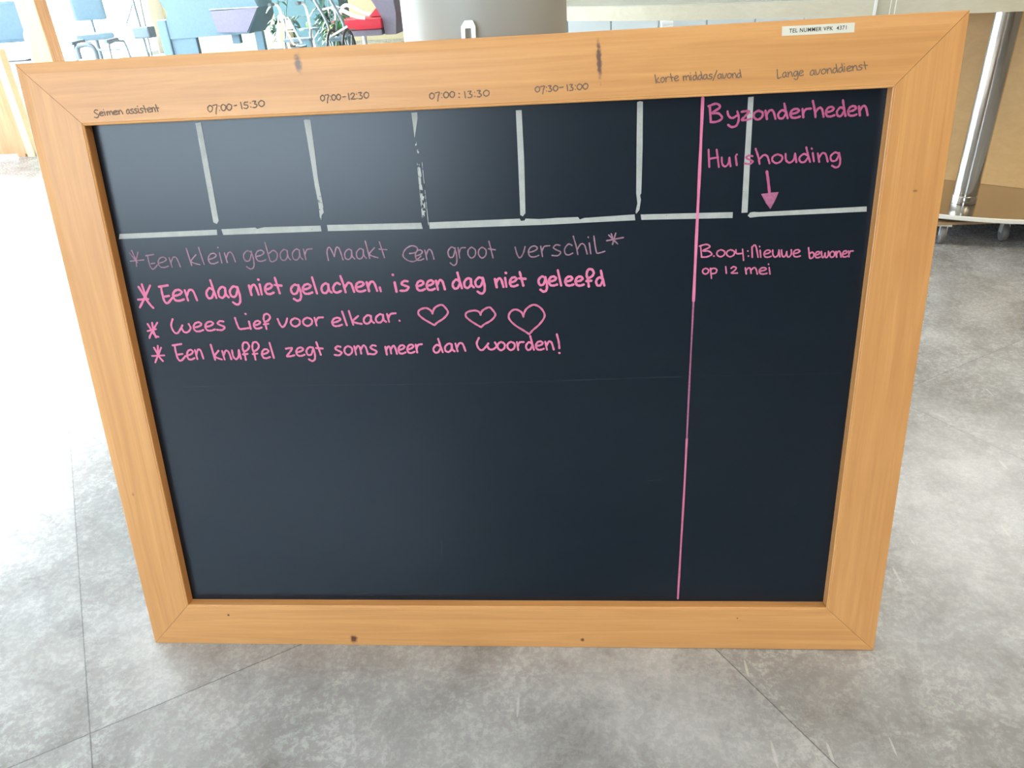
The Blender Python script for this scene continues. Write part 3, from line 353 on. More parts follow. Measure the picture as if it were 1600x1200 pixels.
"fc": [1.9, ["-200.0,902.1 -202.6,900.3 -202.8,897.0 -200.6,894.8 -197.9,896.7 -197.5,900.3 -200.0,902.1;-196.3,901.8 -191.6,902.2 -193.2,897.5 -194.3,892.0;-189.5,900.8 -189.3,900.7;-189.6,895.9 -189.4,895.7;-184.6,902.3 -187.2,900.5 -187.4,897.2 -185.2,895.1 -182.5,896.9 -182.1,900.5 -184.6,902.3;-177.9,902.4 -180.4,900.6 -180.7,897.3 -178.5,895.2 -175.8,897.0 -175.4,900.6 -177.9,902.4;-172.3,898.8 -168.4,899.0;-164.3,902.9 -163.7,894.9;-161.1,901.1 -158.7,903.1 -156.1,901.3 -158.9,897.4 -161.0,895.4 -155.0,895.6;-153.1,901.4 -152.9,901.2;-153.2,896.2 -152.9,896.1;-150.2,903.0 -146.2,903.2 -148.3,900.1 -145.4,898.3 -147.2,895.5 -150.4,895.6;-139.7,903.4 -142.7,901.4 -143.0,898.0 -140.4,895.8 -137.2,897.8 -136.7,901.7 -139.7,903.4"]],
"fd": [1.9, ["-51.1,898.5 -54.1,896.6 -54.3,893.2 -51.7,891.0 -48.6,892.9 -48.2,896.7 -51.1,898.5;-46.5,898.3 -40.9,898.8 -42.7,893.8 -43.8,888.1;-38.1,897.4 -37.8,897.2;-38.1,892.2 -37.9,892.1;-32.0,899.0 -35.0,897.1 -35.2,893.7 -32.6,891.5 -29.4,893.4 -29.1,897.2 -32.0,899.0;-23.8,899.2 -26.7,897.3 -26.9,893.9 -24.3,891.7 -21.2,893.6 -20.8,897.4 -23.8,899.2", "-14.9,896.3 -14.0,896.3;-15.2,891.6 -14.3,891.5", "-7.2,898.4 -6.4,890.5;-2.8,898.2 1.7,898.3 -0.6,895.2 2.7,893.4 0.8,890.7 -3.0,890.8;6.2,896.9 6.4,896.7;6.2,891.8 6.4,891.6;9.7,898.5 14.2,898.6 11.9,895.5 15.3,893.7 13.3,891.0 9.6,891.1;21.9,898.8 18.6,896.8 18.3,893.4 21.4,891.3 25.0,893.2 25.4,897.0 21.9,898.8"]],
"fe": [1.9, ["89.9,900.2 87.2,898.5 87.0,895.5 89.5,893.5 92.3,895.2 92.7,898.6 89.9,900.2;94.0,899.9 99.1,900.3 97.5,895.9 96.6,890.9;101.6,899.0 101.8,898.8;101.6,894.4 101.8,894.3;104.2,900.3 107.7,900.4 105.9,897.7 108.6,896.0 107.1,893.7 104.1,893.8;113.6,900.4 111.0,898.7 110.8,895.7 113.2,893.7 116.1,895.4 116.4,898.8 113.6,900.4;118.8,897.7 123.8,898.2;128.7,900.7 129.5,893.4;132.2,900.5 135.9,900.7 134.0,897.8 136.8,896.1 135.2,893.6 132.1,893.6;139.5,899.4 139.7,899.2;139.6,894.6 139.8,894.5;145.1,901.0 142.3,899.1 142.1,896.0 144.7,893.9 147.7,895.8 148.0,899.4 145.1,901.0;152.9,901.3 150.1,899.4 149.9,896.3 152.5,894.2 155.5,896.1 155.8,899.7 152.9,901.3"]],
"ff": [1.9, ["242.7,908.0 244.6,897.6;247.5,904.0 244.6,900.4 246.2,899.0 249.1,898.0;252.7,904.3 250.7,902.7 250.5,899.9 252.4,898.1 254.7,899.8 254.9,902.9 252.7,904.3;256.5,904.2 257.3,898.4;257.0,901.2 258.3,904.0 261.0,904.5;262.6,908.3 263.7,903.7 264.9,898.9;262.1,904.0 266.4,903.6;268.3,901.9 271.0,902.6 272.6,904.2 271.2,905.4 269.1,904.7 268.0,902.2 268.9,899.6 271.0,899.2 273.2,900.1", "278.8,904.6 279.7,899.1;279.4,902.0 281.0,904.6 282.5,903.8 283.2,899.8;282.8,902.1 284.9,905.0 286.5,903.9 287.7,899.3;288.6,905.1 289.4,899.3;288.0,908.2 288.1,907.9;295.6,903.7 293.6,904.7 291.6,902.2 292.3,899.6 294.5,899.7 296.2,902.9;294.7,908.9 295.8,904.6 297.2,899.4;302.3,903.8 300.2,904.8 298.2,902.3 299.0,899.7 301.1,899.8 302.8,903.0;301.3,909.0 302.4,904.7 303.8,899.5;309.3,904.4 307.4,905.4 305.1,903.3 305.3,900.4 307.2,899.6 308.9,901.4 309.2,904.8;309.2,904.8 309.5,901.4 310.8,899.8;315.6,905.0 313.5,905.5 312.0,904.0 313.8,902.7 316.0,901.5 314.3,899.7 311.2,900.0;317.3,897.6 321.7,909.3;327.3,904.2 325.6,905.2 323.4,903.2 323.6,900.3 325.4,899.5 327.0,901.2 327.2,904.7;327.2,904.7 327.5,901.2 328.8,899.6;328.9,905.3 329.9,901.2 331.3,899.5 333.0,901.8 334.0,905.3;337.8,905.3 335.7,903.9 335.5,901.3 337.6,899.6 339.9,901.0 340.1,903.9 337.8,905.3;341.2,905.0 342.3,899.6;342.0,902.2 343.4,905.1 345.3,904.5 346.9,899.6;351.6,904.0 349.7,904.9 347.8,902.5 348.5,899.9 350.5,899.9 352.1,903.1;350.7,909.1 351.7,904.8 353.1,899.7"]],
"fg": [1.9, ["397.7,907.0 398.5,900.9 399.4,896.6 400.8,896.6 403.2,897.7;409.3,902.6 407.5,903.6 405.2,901.3 405.4,898.3 407.3,897.5 409.0,899.4 409.2,903.0;409.2,903.0 409.5,899.4 410.9,897.7;411.4,903.4 412.7,897.7;412.3,900.4 413.8,903.5 415.8,903.0 417.4,897.9;423.3,903.3 421.0,904.1 418.8,901.6 419.6,898.6 421.9,898.8 423.3,902.4;423.3,903.9 424.3,899.4 424.2,895.4 422.3,893.9 420.0,895.2;426.0,901.0 428.8,901.7 430.4,903.2 429.0,904.5 426.8,903.8 425.6,901.3 426.6,898.8 428.8,898.4 431.2,899.2", "444.1,903.4 442.1,904.4 439.7,902.1 439.9,899.1 441.9,898.3 443.7,900.2 444.0,903.9;444.0,903.9 444.4,900.3 445.8,898.6;445.8,904.6 447.1,900.4 448.7,898.7 450.6,901.2 451.7,905.0;456.0,905.2 453.7,903.6 453.5,900.8 455.8,899.1 458.4,900.8 458.6,903.9 456.0,905.2;459.9,905.2 461.2,899.5;460.8,902.2 462.5,905.3 464.6,904.8 466.4,899.8;471.7,904.7 469.5,905.6 467.5,902.9 468.3,900.2 470.6,900.3 472.4,903.8;470.7,910.0 471.9,905.6 473.5,900.2;478.8,905.1 476.6,906.0 474.5,903.3 475.4,900.6 477.7,900.8 479.4,904.2;477.7,910.5 478.9,906.0 480.6,900.7;481.4,906.8 482.4,900.8;480.7,910.0 480.8,909.8;485.0,903.7 488.0,904.5 489.8,906.0 488.2,907.2 485.8,906.4 484.6,903.9 485.6,901.5 488.1,901.1 490.7,902.0;491.2,907.1 492.6,901.4;492.1,904.1 493.8,907.2 495.9,906.7 497.7,901.7;503.0,907.6 500.8,907.9 499.2,906.3 501.2,905.1 503.5,903.9 501.8,902.0 498.5,902.1;505.2,911.5 506.6,907.1 508.0,902.4;504.8,907.3 509.7,907.0"]]}
POLYS={"v1": "-390.8,874.4 -382.8,875.0 -381.4,738.8 -385.1,734.3 -389.9,737.2",
"v2": "-235.4,871.4 -233.4,872.6 -226.2,871.9 -225.7,828.6 -225.9,792.0 -223.3,754.5 -223.6,745.4 -226.9,741.9 -228.8,734.7 -230.2,738.4 -229.7,756.5 -231.7,783.4 -232.8,816.7",
"v3": "-84.2,875.1 -76.0,875.2 -76.2,867.3 -82.4,842.1",
"v3b": "-82.1,808.5 -81.4,808.4 -80.0,724.4 -81.0,724.4;-75.2,809.9 -74.5,809.9 -72.3,722.3 -73.2,722.3",
"v4": "59.1,872.0 66.9,872.1 68.0,807.1 67.2,734.8 63.4,730.5 59.8,732.4 59.7,798.8",
"v5": "221.8,875.6 225.6,876.6 229.4,875.7 230.0,817.7 229.2,756.5 227.5,754.0 228.9,747.8 226.9,733.9 222.6,728.7 221.6,731.4 224.1,742.7 222.2,756.8 221.9,809.6",
"v6": "367.1,875.4 374.1,875.8 374.7,795.4 375.7,725.4 367.5,725.2 367.1,795.7",
"h0": "-536.2,724.6 -386.5,726.2 -387.4,718.5 -538.9,717.2",
"h1": "-379.7,726.5 -328.3,727.3 -325.7,725.4 -319.7,726.6 -314.8,727.4 -230.7,727.0 -230.4,718.7 -378.2,718.2",
"h2": "-221.1,727.6 -83.1,726.3 -81.5,717.6 -220.8,718.8",
"h3": "-71.5,726.4 58.7,727.5 60.4,724.3 65.9,724.6 66.9,727.2 86.0,726.0 93.2,726.1 109.6,726.7 141.2,727.0 143.8,723.4 150.1,725.4 220.4,727.9 221.4,719.9 149.2,718.7 142.9,718.5 111.2,717.9 85.7,717.6 -71.3,717.3",
"h4": "228.8,727.6 307.5,727.0 355.6,726.6 355.6,718.6 229.8,720.1",
"h5": "379.2,725.3 384.4,726.0 390.5,725.3 535.3,728.2 536.1,721.3 391.8,719.3 379.7,718.2 376.0,721.0",
"arrow": "392.3,749.9 404.2,751.2 415.8,751.7 411.9,740.6 406.3,729.1 400.1,736.7"}
LABEL='400.1,957.1 488.8,957.3 489.2,946.2 400.5,946.1'
LABELTXT=[(0.40897, 0.94943), (0.47904, 0.94994), (0.40899, 0.95405)]
TAB='-11.4,965.8 -9.4,983.6 -5.7,987.3 4.6,986.8 7.8,983.6 7.6,964.9;-7.1,965.6 -6.3,978.0 2.3,977.6 1.5,965.2'
OUTER=[(-0.6234, 0.9605), (0.6263, 0.9648), (0.6239, 0.0008), (-0.6258, -0.0009)]
INNER=[(-0.543, 0.8771), (0.5447, 0.8792), (0.5387, 0.0849), (-0.5477, 0.0821)]
# ------------------------------------------------------------------ the chalkboard
LEAN = 0.1599
board = thing('chalkboard', 'large black chalkboard in a wide pine frame, leaning on the grey column', 'chalkboard')
board.rotation_euler = (-LEAN, 0, 0)
OU, INN = [Vector((x, 0, z)) for x, z in OUTER], [Vector((x, 0, z)) for x, z in INNER]
PROF = [(0, .030), (0, -.0022), (.012, -.0030), (.16, -.0041), (.165, -.0042), (.955, -.0042), (.965, -.0036), (.985, -.0040), (1.0, -.0032), (1.0, .030)]
TLN = math.tan(LEAN)
def rail(name, o0, o1, i0, i1, mat):
    b = bmesh.new(); ends = []
    ax = (o1-o0).normalized()
    for o, i, s in ((o0, i0, 1), (o1, i1, -1)):
        r = []
        for t, y in PROF:
            p = o.lerp(i, t)+ax*s*.0003
            z = p.z+(y*TLN if o0.z < .1 and o1.z < .1 and t < .001 else 0)
            if t < .001 and p.z < .05 and abs(ax.z) > .5: z = p.z+y*TLN
            r.append(b.verts.new((p.x, y, z)))
        ends.append(r)
    n = len(PROF)
    for k in range(n): b.faces.new([ends[0][k], ends[0][(k+1) % n], ends[1][(k+1) % n], ends[1][k]])
    b.faces.new(ends[0][::-1]); b.faces.new(ends[1])
    mb = MB(); mb.b.free(); mb.b = b
    return mb.build(name, mat, board)
rail('frame_rail', OU[0], OU[1], INN[0], INN[1], PINE_H)['label'] = 'top pine rail with pencilled times and a dark knot'
rail('frame_rail', OU[3], OU[2], INN[3], INN[2], PINE_H)['label'] = 'bottom pine rail with small knots'
rail('frame_stile', OU[0], OU[3], INN[0], INN[3], PINE_V)['label'] = 'left pine stile'
rail('frame_stile', OU[1], OU[2], INN[1], INN[2], PINE_V)['label'] = 'right pine stile'
cb = NT('chalkboard_black')
_a = cb.noise(cb.coord(), 3.2, 4, .6); _b = cb.noise(cb.coord(scale=(1, 1, 3)), 14, 5, .65); _c = cb.noise(cb.coord(), 900, 2)
_h = cb.math('ADD', cb.math('MULTIPLY', _a, .55), cb.math('MULTIPLY', _b, .45))
cb.pset(color=cb.ramp(_h, (.3, (.002, .0075, .0145)), (.7, (.004, .011, .020))), rough=cb.math('ADD', .27, cb.math('MULTIPLY', _a, .03)), spec=.38)
cb.bump(_c, .05, .0002)
MB().box((-.556, .0129, .074), (.553, .0170, .888)).build('writing_panel', cb.m, board)
MB().box((-.57, .0172, .06), (.57, .0215, .90)).build('backing_board', DOLLY, board)

def polys(s): return [[tuple(float(q)/1000 for q in p.split(',')) for p in st.split()] for st in s.split(';')]
def flat(name, data, y, mat, th=.0003):
    mb = MB()
    for pl in polys(data):
        t = bmesh.new(); A = [t.verts.new((x, y, z)) for x, z in pl]; f = t.faces.new(A)
        r = bmesh.ops.extrude_face_region(t, geom=[f])
        for v in r['geom']:
            if isinstance(v, bmesh.types.BMVert): v.co.y -= th
        mb.add(t)
    return mb.build(name, mat, board)
def ribbon(name, data, width, y, mat, k=6):
    mb = MB(); rng = random.Random(len(data)); i = 0
    for pl in polys(data):
        pts = spline([(x, 0, z) for x, z in pl], k) if len(pl) > 2 else [Vector((x, 0, z)) for x, z in pl]
        yy = y-.00002*(i % 9); i += 1
        hw = width/2; L = []; R = []
        hs = []
        n = len(pts)
        for j, p in enumerate(pts):
            d = (pts[min(j+1, n-1)]-pts[max(j-1, 0)])
            d = d.normalized() if d.length > 1e-7 else Vector((1, 0, 0))
            w = hw*(1+.10*math.sin(j*1.3+i)+rng.uniform(-.05, .05))
            nr = Vector((-d.z, 0, d.x)); L.append(p+nr*w); R.append(p-nr*w)
        cap0 = [pts[0]-(pts[1]-pts[0]).normalized()*hw*math.cos(a)+Vector((-(pts[1]-pts[0]).normalized().z, 0, (pts[1]-pts[0]).normalized().x))*hw*math.sin(a) for a in (-.9, 0, .9)]
        d1 = (pts[-1]-pts[-2]).normalized()
        cap1 = [pts[-1]+d1*hw*math.cos(a)+Vector((-d1.z, 0, d1.x))*hw*math.sin(a) for a in (-.9, 0, .9)]
        V = lambda p: mb.b.verts.new((p.x, yy, p.z))
        lv = [V(p) for p in L]; rv = [V(p) for p in R]
        for j in range(n-1): mb.face([lv[j], lv[j+1], rv[j+1], rv[j]])
        mb.face([lv[0], rv[0]]+[V(p) for p in cap0]); mb.face([rv[-1], lv[-1]]+[V(p) for p in reversed(cap1)])
    return mb.build(name, mat, board)
YP = .0129; YFR = -.0042
for key in ('v1', 'v2', 'v3', 'v4', 'v5', 'v6'):
    o = flat('tape_strip', POLYS[key], YP-.0002, TAPEF if key == 'v2' else TAPE)
    if key == 'v3': o['label'] = 'torn stub of grey tape'
MB_ = flat('tape_residue', POLYS['v3b'], YP-.0002, TAPEW)
ribbon('tape_residue', STROKES['resid'][1], .0028, YP-.0003, TAPEW)
for key in ('h0', 'h1', 'h2', 'h3', 'h4', 'h5'): flat('tape_strip', POLYS[key], YP-.0002, TAPE)
PXM = .00086
for key, mat in (('faded', FADED), ('second', PINK), ('third', PINK), ('fourth', PINK), ('by', PINKR), ('hu', PINKR), ('boo', PINK2)):
    for wd in STROKES[key][1]:
        o = ribbon('chalk_word', wd, STROKES[key][0]*PXM*.88, YP-.0007, mat)
        if key == 'faded': o['label'] = 'faded half wiped chalk word'
for key in ('h1', 'h2', 'h3'): ribbon('chalk_heart', STROKES[key][1], STROKES[key][0]*PXM, YP-.0007, PINK2)
ar = flat('chalk_arrow', POLYS['arrow'], YP-.0006, ARROW, .0001)
ribbon('arrow_shaft', STROKES['stem'][1], STROKES['stem'][0]*PXM, YP-.0007, PINKR).parent = ar
for key, mat in (('vline', PINK), ('vline2', ARROW), ('vline3', PINK2)):
    ribbon('chalk_line', STROKES[key][1], STROKES[key][0]*PXM, YP-.00065, mat, 4)
for key in 'abcdefg':
    for wd in STROKES['f'+key][1]: ribbon('pencil_word', wd, (.0013 if key in 'fg' else .0015), YFR-.0003, INK, 5)
SMEAR = chalk('chalk_dust', (.20, .23, .26), .10, .12)
ribbon('chalk_scuff', STROKES['smear'][1], .0012, YP-.0003, SMEAR, 4)
for sp_ in STROKES['speck'][1].split(';'): ribbon('chalk_speck', sp_, .0019, YP-.0003, SMEAR, 4)
lb = flat('label_strip', LABEL, YFR, LABELM, .0004)
def text(s, p0, p1, ptop, y, mat, name, parent):
    cu = bpy.data.curves.new(name, 'FONT'); cu.body = s; cu.size = 1; cu.offset = .011; cu.space_character = 1.13; tmp = bpy.data.objects.new(name, cu); COL.objects.link(tmp)
    dg = bpy.context.evaluated_depsgraph_get(); me = bpy.data.meshes.new_from_object(tmp.evaluated_get(dg)); bpy.data.objects.remove(tmp)
    xs = [v.co.x for v in me.vertices]; yv = [v.co.y for v in me.vertices]; x0, x1, y1 = min(xs), max(xs), max(yv)
    for v in me.vertices:
        u = (v.co.x-x0)/(x1-x0); q = v.co.y/y1
        x = p0[0]+(p1[0]-p0[0])*u+(ptop[0]-p0[0])*q; z = p0[1]+(p1[1]-p0[1])*u+(ptop[1]-p0[1])*q
        v.co = (x, y, z)
    me.materials.clear(); me.materials.append(mat)
    o = bpy.data.objects.new(name, me); COL.objects.link(o); o.parent = parent; return o
text('TEL NUMMER VPK  4371', LABELTXT[0], LABELTXT[1], LABELTXT[2], YFR-.0007, PRINT, 'printed_text', lb)
# hanging tab screwed to the back of the top rail
hb = MB().prism([(-.0114, .945), (-.0114, .980), (-.0060, .9873), (.0046, .9873), (.0080, .980), (.0080, .945), (.0028, .945), (.0022, .9777), (-.0060, .9777), (-.0066, .945)], -.0320, -.0302, M=Matrix(((1, 0, 0, 0), (0, 0, -1, 0), (0, 1, 0, 0), (0, 0, 0, 1))))
hb.build('hanging_tab', ZINC, board)['label'] = 'pale metal hanging tab with a slot'

# ------------------------------------------------------------------ round column
col = MB().lathe([(.1215, 0), (.1215, ZC)], 64)
c = col.build('round_column', GREYC, smooth=True); c.location = (.0087, .316, 0)
tag(c, 'round grey steel column standing behind the chalkboard', 'column')

# ------------------------------------------------------------------ mobile counter on the right
ct = thing('mobile_counter', 'cream edged counter with steel pole, brown front and castor base, right of the chalkboard', 'counter', (1.7, 2.6, 0))
ct_inv = Vector((-1.7, -2.6, 0))
def cpart(name, mb, mat, smooth=False, parent=None):
    o = mb.build(name, mat, parent or ct, smooth)
    if parent is None: o.location = ct_inv
    return o
front = [(-.14, 2.965), (.097, 2.778), (.551, 2.442), (.972, 2.24), (1.293, 2.107), (1.508, 2.03), (1.70, 1.995), (1.95, 1.99), (2.3, 2.06), (2.7, 2.3), (2.95, 2.6)]
fr = [(p.x, p.y) for p in spline([(x, y, 0) for x, y in front[1:]], 5)]
poly = [(-.13, 2.96)]+fr+[(3.1, 3.4), (2.6, 3.9), (1.2, 4.1), (.27, 3.62)]
ZB = .810
cpart('counter_top', MB().prism(poly, ZB, ZB+.0555), CREAM)
inset = [(x*.985+.02, y+.012) for x, y in poly]
cpart('top_surface', MB().prism(inset, ZB+.0558, ZB+.0575), CTOP)
pol = MB().lathe([(.044, .125), (.044, ZB)], 40, Matrix.Translation((1.692, 2.146, 0)))
pl = cpart('support_pole', pol, STEEL, True)
cpart('pole_collar', MB().lathe([(.0455, .121), (.0455, .150), (.044, .152)], 40, Matrix.Translation((1.692, 2.146, 0))), STEEL, True)
cpart('base_plate', MB().lathe([(0, .106), (.890, .106), (.890, .120), (0, .120)], 96, Matrix.Translation((2.0, 2.765, 0))), BASEM)
cpart('edge_trim', MB().lathe([(.8905, .105), (.897, .105), (.898, .107), (.898, .119), (.897, .1205), (.8905, .1205), (.8905, .105)], 96, Matrix.Translation((2.0, 2.765, 0))), TRIM)
cpart('base_underside', MB().lathe([(0, .09), (.84, .09), (.88, .1055), (0, .1055)], 96, Matrix.Translation((2.0, 2.765, 0))), RUB)
d = Vector((2.004-1.777, 2.3075-2.4895, 0)).normalized(); nn = Vector((-d.y, d.x, 0))
p0 = Vector((1.777, 2.4895, 0))-d*.50; p1 = p0+d*.98
cpart('front_panel', MB().prism([(p0.x, p0.y), (p1.x, p1.y), (p1.x+nn.x*.03, p1.y+nn.y*.03), (p0.x+nn.x*.03, p0.y+nn.y*.03)], .1205, ZB), PANEL)
cpart('dolly_board', MB().box((1.50, 1.99, .079), (1.9, 2.45, .0895)), DOLLY)
def castor(x, y, rz):
    M = Matrix.Translation((x, y, 0)) @ Matrix.Rotation(rz, 4, 'Z')
    b = MB().box((-.025, -.02, .072), (.025, .02, .079), M=M).box((-.013, -.014, .034), (-.010, .014, .073), M=M).box((.010, -.014, .034), (.013, .014, .073), M=M)
    o = cpart('castor', b, ZINC)
    R = M @ Matrix.Translation((0, 0, .036)) @ Matrix.Rotation(math.pi/2, 4, 'Y')
    MB().lathe([(0, -.009), (.024, -.009), (.026, -.011), (.033, -.010), (.036, -.006), (.036, .006), (.033, .010), (.026, .011), (.024, .009), (0, .009)], 32, R).build('wheel', WHEELM, o, True)
castor(1.575, 2.015, -.35); castor(1.805, 2.02, -.2); castor(1.575, 2.42, .3); castor(1.83, 2.42, .1)
# clear acrylic leaflet holder hooked over the counter's front edge
sc = thing('leaflet_holder', 'clear acrylic leaflet holder hooked over the front edge of the cream counter', 'holder', (1.253, 2.120, ZB), -.38)
MB().box((-.0335, -.0235, -.0315), (.0295, -.0215, .16)).build('clear_body', ACR, sc)
MB().box((-.034, -.0255, -.036), (.034, -.001, -.032)).box((-.034, -.0045, -.032), (-.026, -.001, .058)).box((-.034, -.0045, .0580), (-.026, .07, .0605)).build('hook', WHITE, sc)
for x in (-.036, .016, .032): MB().box((x, -.0255, -.036), (x+.0025, -.0205, .161)).build('edge_strip', WHITE, sc)

# pale cabinets further back
cab = thing('storage_cabinet', 'pale blue low storage cabinet with flat doors, behind the counter', 'cabinet', (1.6, 6.2, 0))
MB().box((-2.2, .02, .08), (2.2, .6, .96)).box((-2.15, .06, 0), (2.15, .55, .08)).build('carcass', CABD, cab)
MB().box((-2.22, -.02, .96), (2.22, .62, .99)).build('worktop', WHITE, cab)
xs = [-1.82, -1.451, -1.082, -.68, -.28, .12, .52, .92, 1.32, 1.72, 2.12]
xs = [-2.19]+xs
for a, b in zip(xs, xs[1:]):
    dr = MB().box((a+.006, 0, .10), (b-.006, .018, .95), .002).build('door', CABD, cab)
    MB().box((b-.04, -.02, .80), (b-.03, 0, .90)).build('handle', ALU, dr)
k = thing('paper_carton', 'white paper carton on the floor before the pale cabinet', 'carton', (.95, 5.9, 0))
MB().box((-.045, -.05, 0), (.045, .05, .56), .004).build('carton_body', WHITE, k)
MB().box((-.047, -.052, .56), (.047, .052, .585), .004).build('lid', WHITEF, k)

# ------------------------------------------------------------------ things on the left, towards the windows
cu = thing('wooden_screen', 'low oak panel screen with a paler cream edge, at the left', 'screen', (-4.2, 4.5, 0))
MB().box((-.42, .001, .02), (.385, .05, .72)).box((-.40, -.10, 0), (-.34, .15, .02)).box((.30, .0, 0), (.36, .15, .02)).build('side_panel', WOODB, cu)
MB().box((.386, -.012, 0), (.44, .06, .72)).build('pale_edge', plain('cream_edge', (.80, .64, .38), .5), cu)  # panel edge in a paler cream tone
po = thing('wooden_post', 'tall oak post behind the low oak screen', 'post', (-4.80, 6.6, 0))
MB().box((-.095, -.095, 0), (.095, .095, ZC-.002), .006).build('shaft', WOODB, po)
MB().box((-.11, -.11, 0), (.11, .11, .10), .004).build('plinth', WOODB, po)

def armchair(loc, rz):
    t = thing('lounge_chair', 'blue grey lounge chair with white seat cushions, left of the oak post', 'armchair', loc, rz)
    for x in (-.27, .27):
        for y in (-.26, .26): MB().tube([(x, y, 0), (x, y, .34)], .017).build('leg', GMETAL, t)
    MB().box((-.31, -.30, .34), (.31, .30, .39), .01).build('seat_frame', GMETAL, t)
    MB().box((-.28, -.30, .39), (.28, .28, .55), .05).build('seat_cushion', WHITEF, t)
    MB().box((-.30, .22, .56), (.30, .32, 1.0), .04).build('backrest', BLUEG, t)
    for x in (-1, 1):
        MB().tube([(.31*x, -.28, .36), (.31*x, -.27, .66), (.31*x, .0, .69), (.31*x, .28, .68)], .018, smooth=4).build('armrest', WHITE, t)
    return t
armchair((-6.28, 8.2, 0), .25)

# walking frame: grey tube hoops, black grips
wk = thing('walking_frame', 'grey tubular walking frame with dark grips, right of the oak post', 'walking frame', (-5.12, 8.1, 0))
for x in (-.20, .20):
    MB().tube([(x, -.22, 0), (x, -.20, .46), (x, -.13, .53), (x, .08, .53), (x, .17, .46), (x, .22, 0)], .014, smooth=4).build('side_hoop', GMETAL, wk)
    MB().tube([(x, -.24, .545), (x, .02, .555)], .019).build('grip', DMETAL, wk)
    for y in (-.22, .22): MB().lathe([(.022, 0), (.022, .035), (.016, .04)], 14, Matrix.Translation((x, y, 0))).build('rubber_foot', RUB, wk)
MB().tube([(-.20, .17, .44), (.20, .17, .44)], .012).tube([(-.20, .19, .22), (.20, .19, .22)], .012).build('cross_bar', GMETAL, wk)
MB().tube([(-.17, -.20, .38), (-.17, -.19, .49), (-.12, -.19, .52), (-.03, -.19, .52), (.02, -.19, .48), (.03, -.20, .36)], .026, smooth=4).build('hand_loop', DMETAL, wk)
# office chair with a star foot
def office_chair(loc, rz, label):
    t = thing('swivel_chair', label, 'chair', loc, rz)
    for k in range(5):
        a = 2*math.pi*k/5+.3
        MB().tube([(0, 0, .10), (.27*math.cos(a), .27*math.sin(a), .075)], [.026, .018]).build('foot', DMETAL, t)
        M = Matrix.Translation((.28*math.cos(a), .28*math.sin(a), .03)) @ Matrix.Rotation(a, 4, 'Z') @ Matrix.Rotation(math.pi/2, 4, 'X')
        MB().lathe([(0, -.022), (.026, -.022), (.03, -.016), (.03, .016), (.026, .022), (0, .022)], 18, M).build('castor', RUB, t)
    MB().tube([(0, 0, .09), (0, 0, .47)], .025).build('gas_column', DMETAL, t)
    MB().box((-.23, -.22, .47), (.23, .22, .55), .03).build('seat', DARK, t)
    MB().tube([(0, .20, .49), (0, .27, .60), (0, .26, .75)], .018, smooth=4).build('back_stem', DMETAL, t)
    MB().box((-.20, .21, .70), (.20, .26, 1.12), .03).build('backrest', DARK, t)
    return t
office_chair((-6.15, 9.8, 0), .5, 'slate blue swivel chair with a star foot, by the windows')
# pole stand with a boxy foot
st = thing('drip_stand', 'slim dark pole stand with a boxy base, left of the slate sofa', 'stand', (-5.05, 9.0, 0))
MB().tube([(-.02, 0, .10), (-.05, 0, 1.7)], .018).build('pole', GMETAL, st)
MB().box((-.10, -.09, .50), (.11, .09, .63), .02).build('control_box', DMETAL, st)
MB().tube([(.01, 0, .10), (.07, 0, 1.2)], .012).build('side_pole', GMETAL, st)
for k in range(4):
    a = k*math.pi/2+.5
    MB().tube([(0, 0, .10), (.25*math.cos(a), .25*math.sin(a), .06)], .016).build('foot', DMETAL, st)
    MB().ball((.25*math.cos(a), .25*math.sin(a), .03), .03).build('castor', RUB, st)
MB().tube([(-.20, 0, .66), (-.08, 0, .84), (.0, 0, 1.0)], .010, smooth=4).build('hose', GMETAL, st)

# slate sofa on short feet
so = thing('slate_sofa', 'long slate blue sofa with one tipped end panel, standing before the windows', 'sofa', (-5.05, 11.0, 0))
MB().prism([(-.72, .36), (-.62, .72), (-.76, 1.05), (.62, 1.05), (.76, .72), (.55, .38)], -.02, .80, M=Matrix(((1, 0, 0, 0), (0, 0, 1, 0), (0, 1, 0, 0), (0, 0, 0, 1))), bev=.0).build('body', DARK, so)
MB().prism([(.05, .70), (.76, .715), (.54, .40), (.1, .42)], -.06, -.025, M=Matrix(((1, 0, 0, 0), (0, 0, 1, 0), (0, 1, 0, 0), (0, 0, 0, 1)))).build('end_panel', SHELL, so)
MB().box((.05, -.07, .718), (.77, -.02, .728)).build('edge_highlight', WHITE, so)  # white bar painting the highlight along the end panel's top edge
for x, w, y0, z0 in ((-.48, .20, .0, 0), (.30, .06, .06, .25), (.66, .06, .05, 0)):
    MB().box((x-w, y0, z0), (x+w, y0+.10, .40), .01).build('leg', DARK, so)
MB().box((-.80, -.04, 0), (-.66, .78, .62), .02).build('arm_side', DARK, so)

tc_ = thing('teal_cupboard', 'teal cupboard behind the pot plants', 'cupboard', (-3.35, 10.4, 0))
TEAL = plain('hazed_teal_lacquer', (.10, .215, .235), .5)  # teal made lighter, with the haze in its colour
MB().box((-.52, 0, 0), (.42, .45, 1.30), .006).build('carcass', TEAL, tc_)
for x in (-.51, -.045): MB().box((x, -.02, .03), (x+.455, -.001, 1.27), .003).build('door', TEAL, tc_)
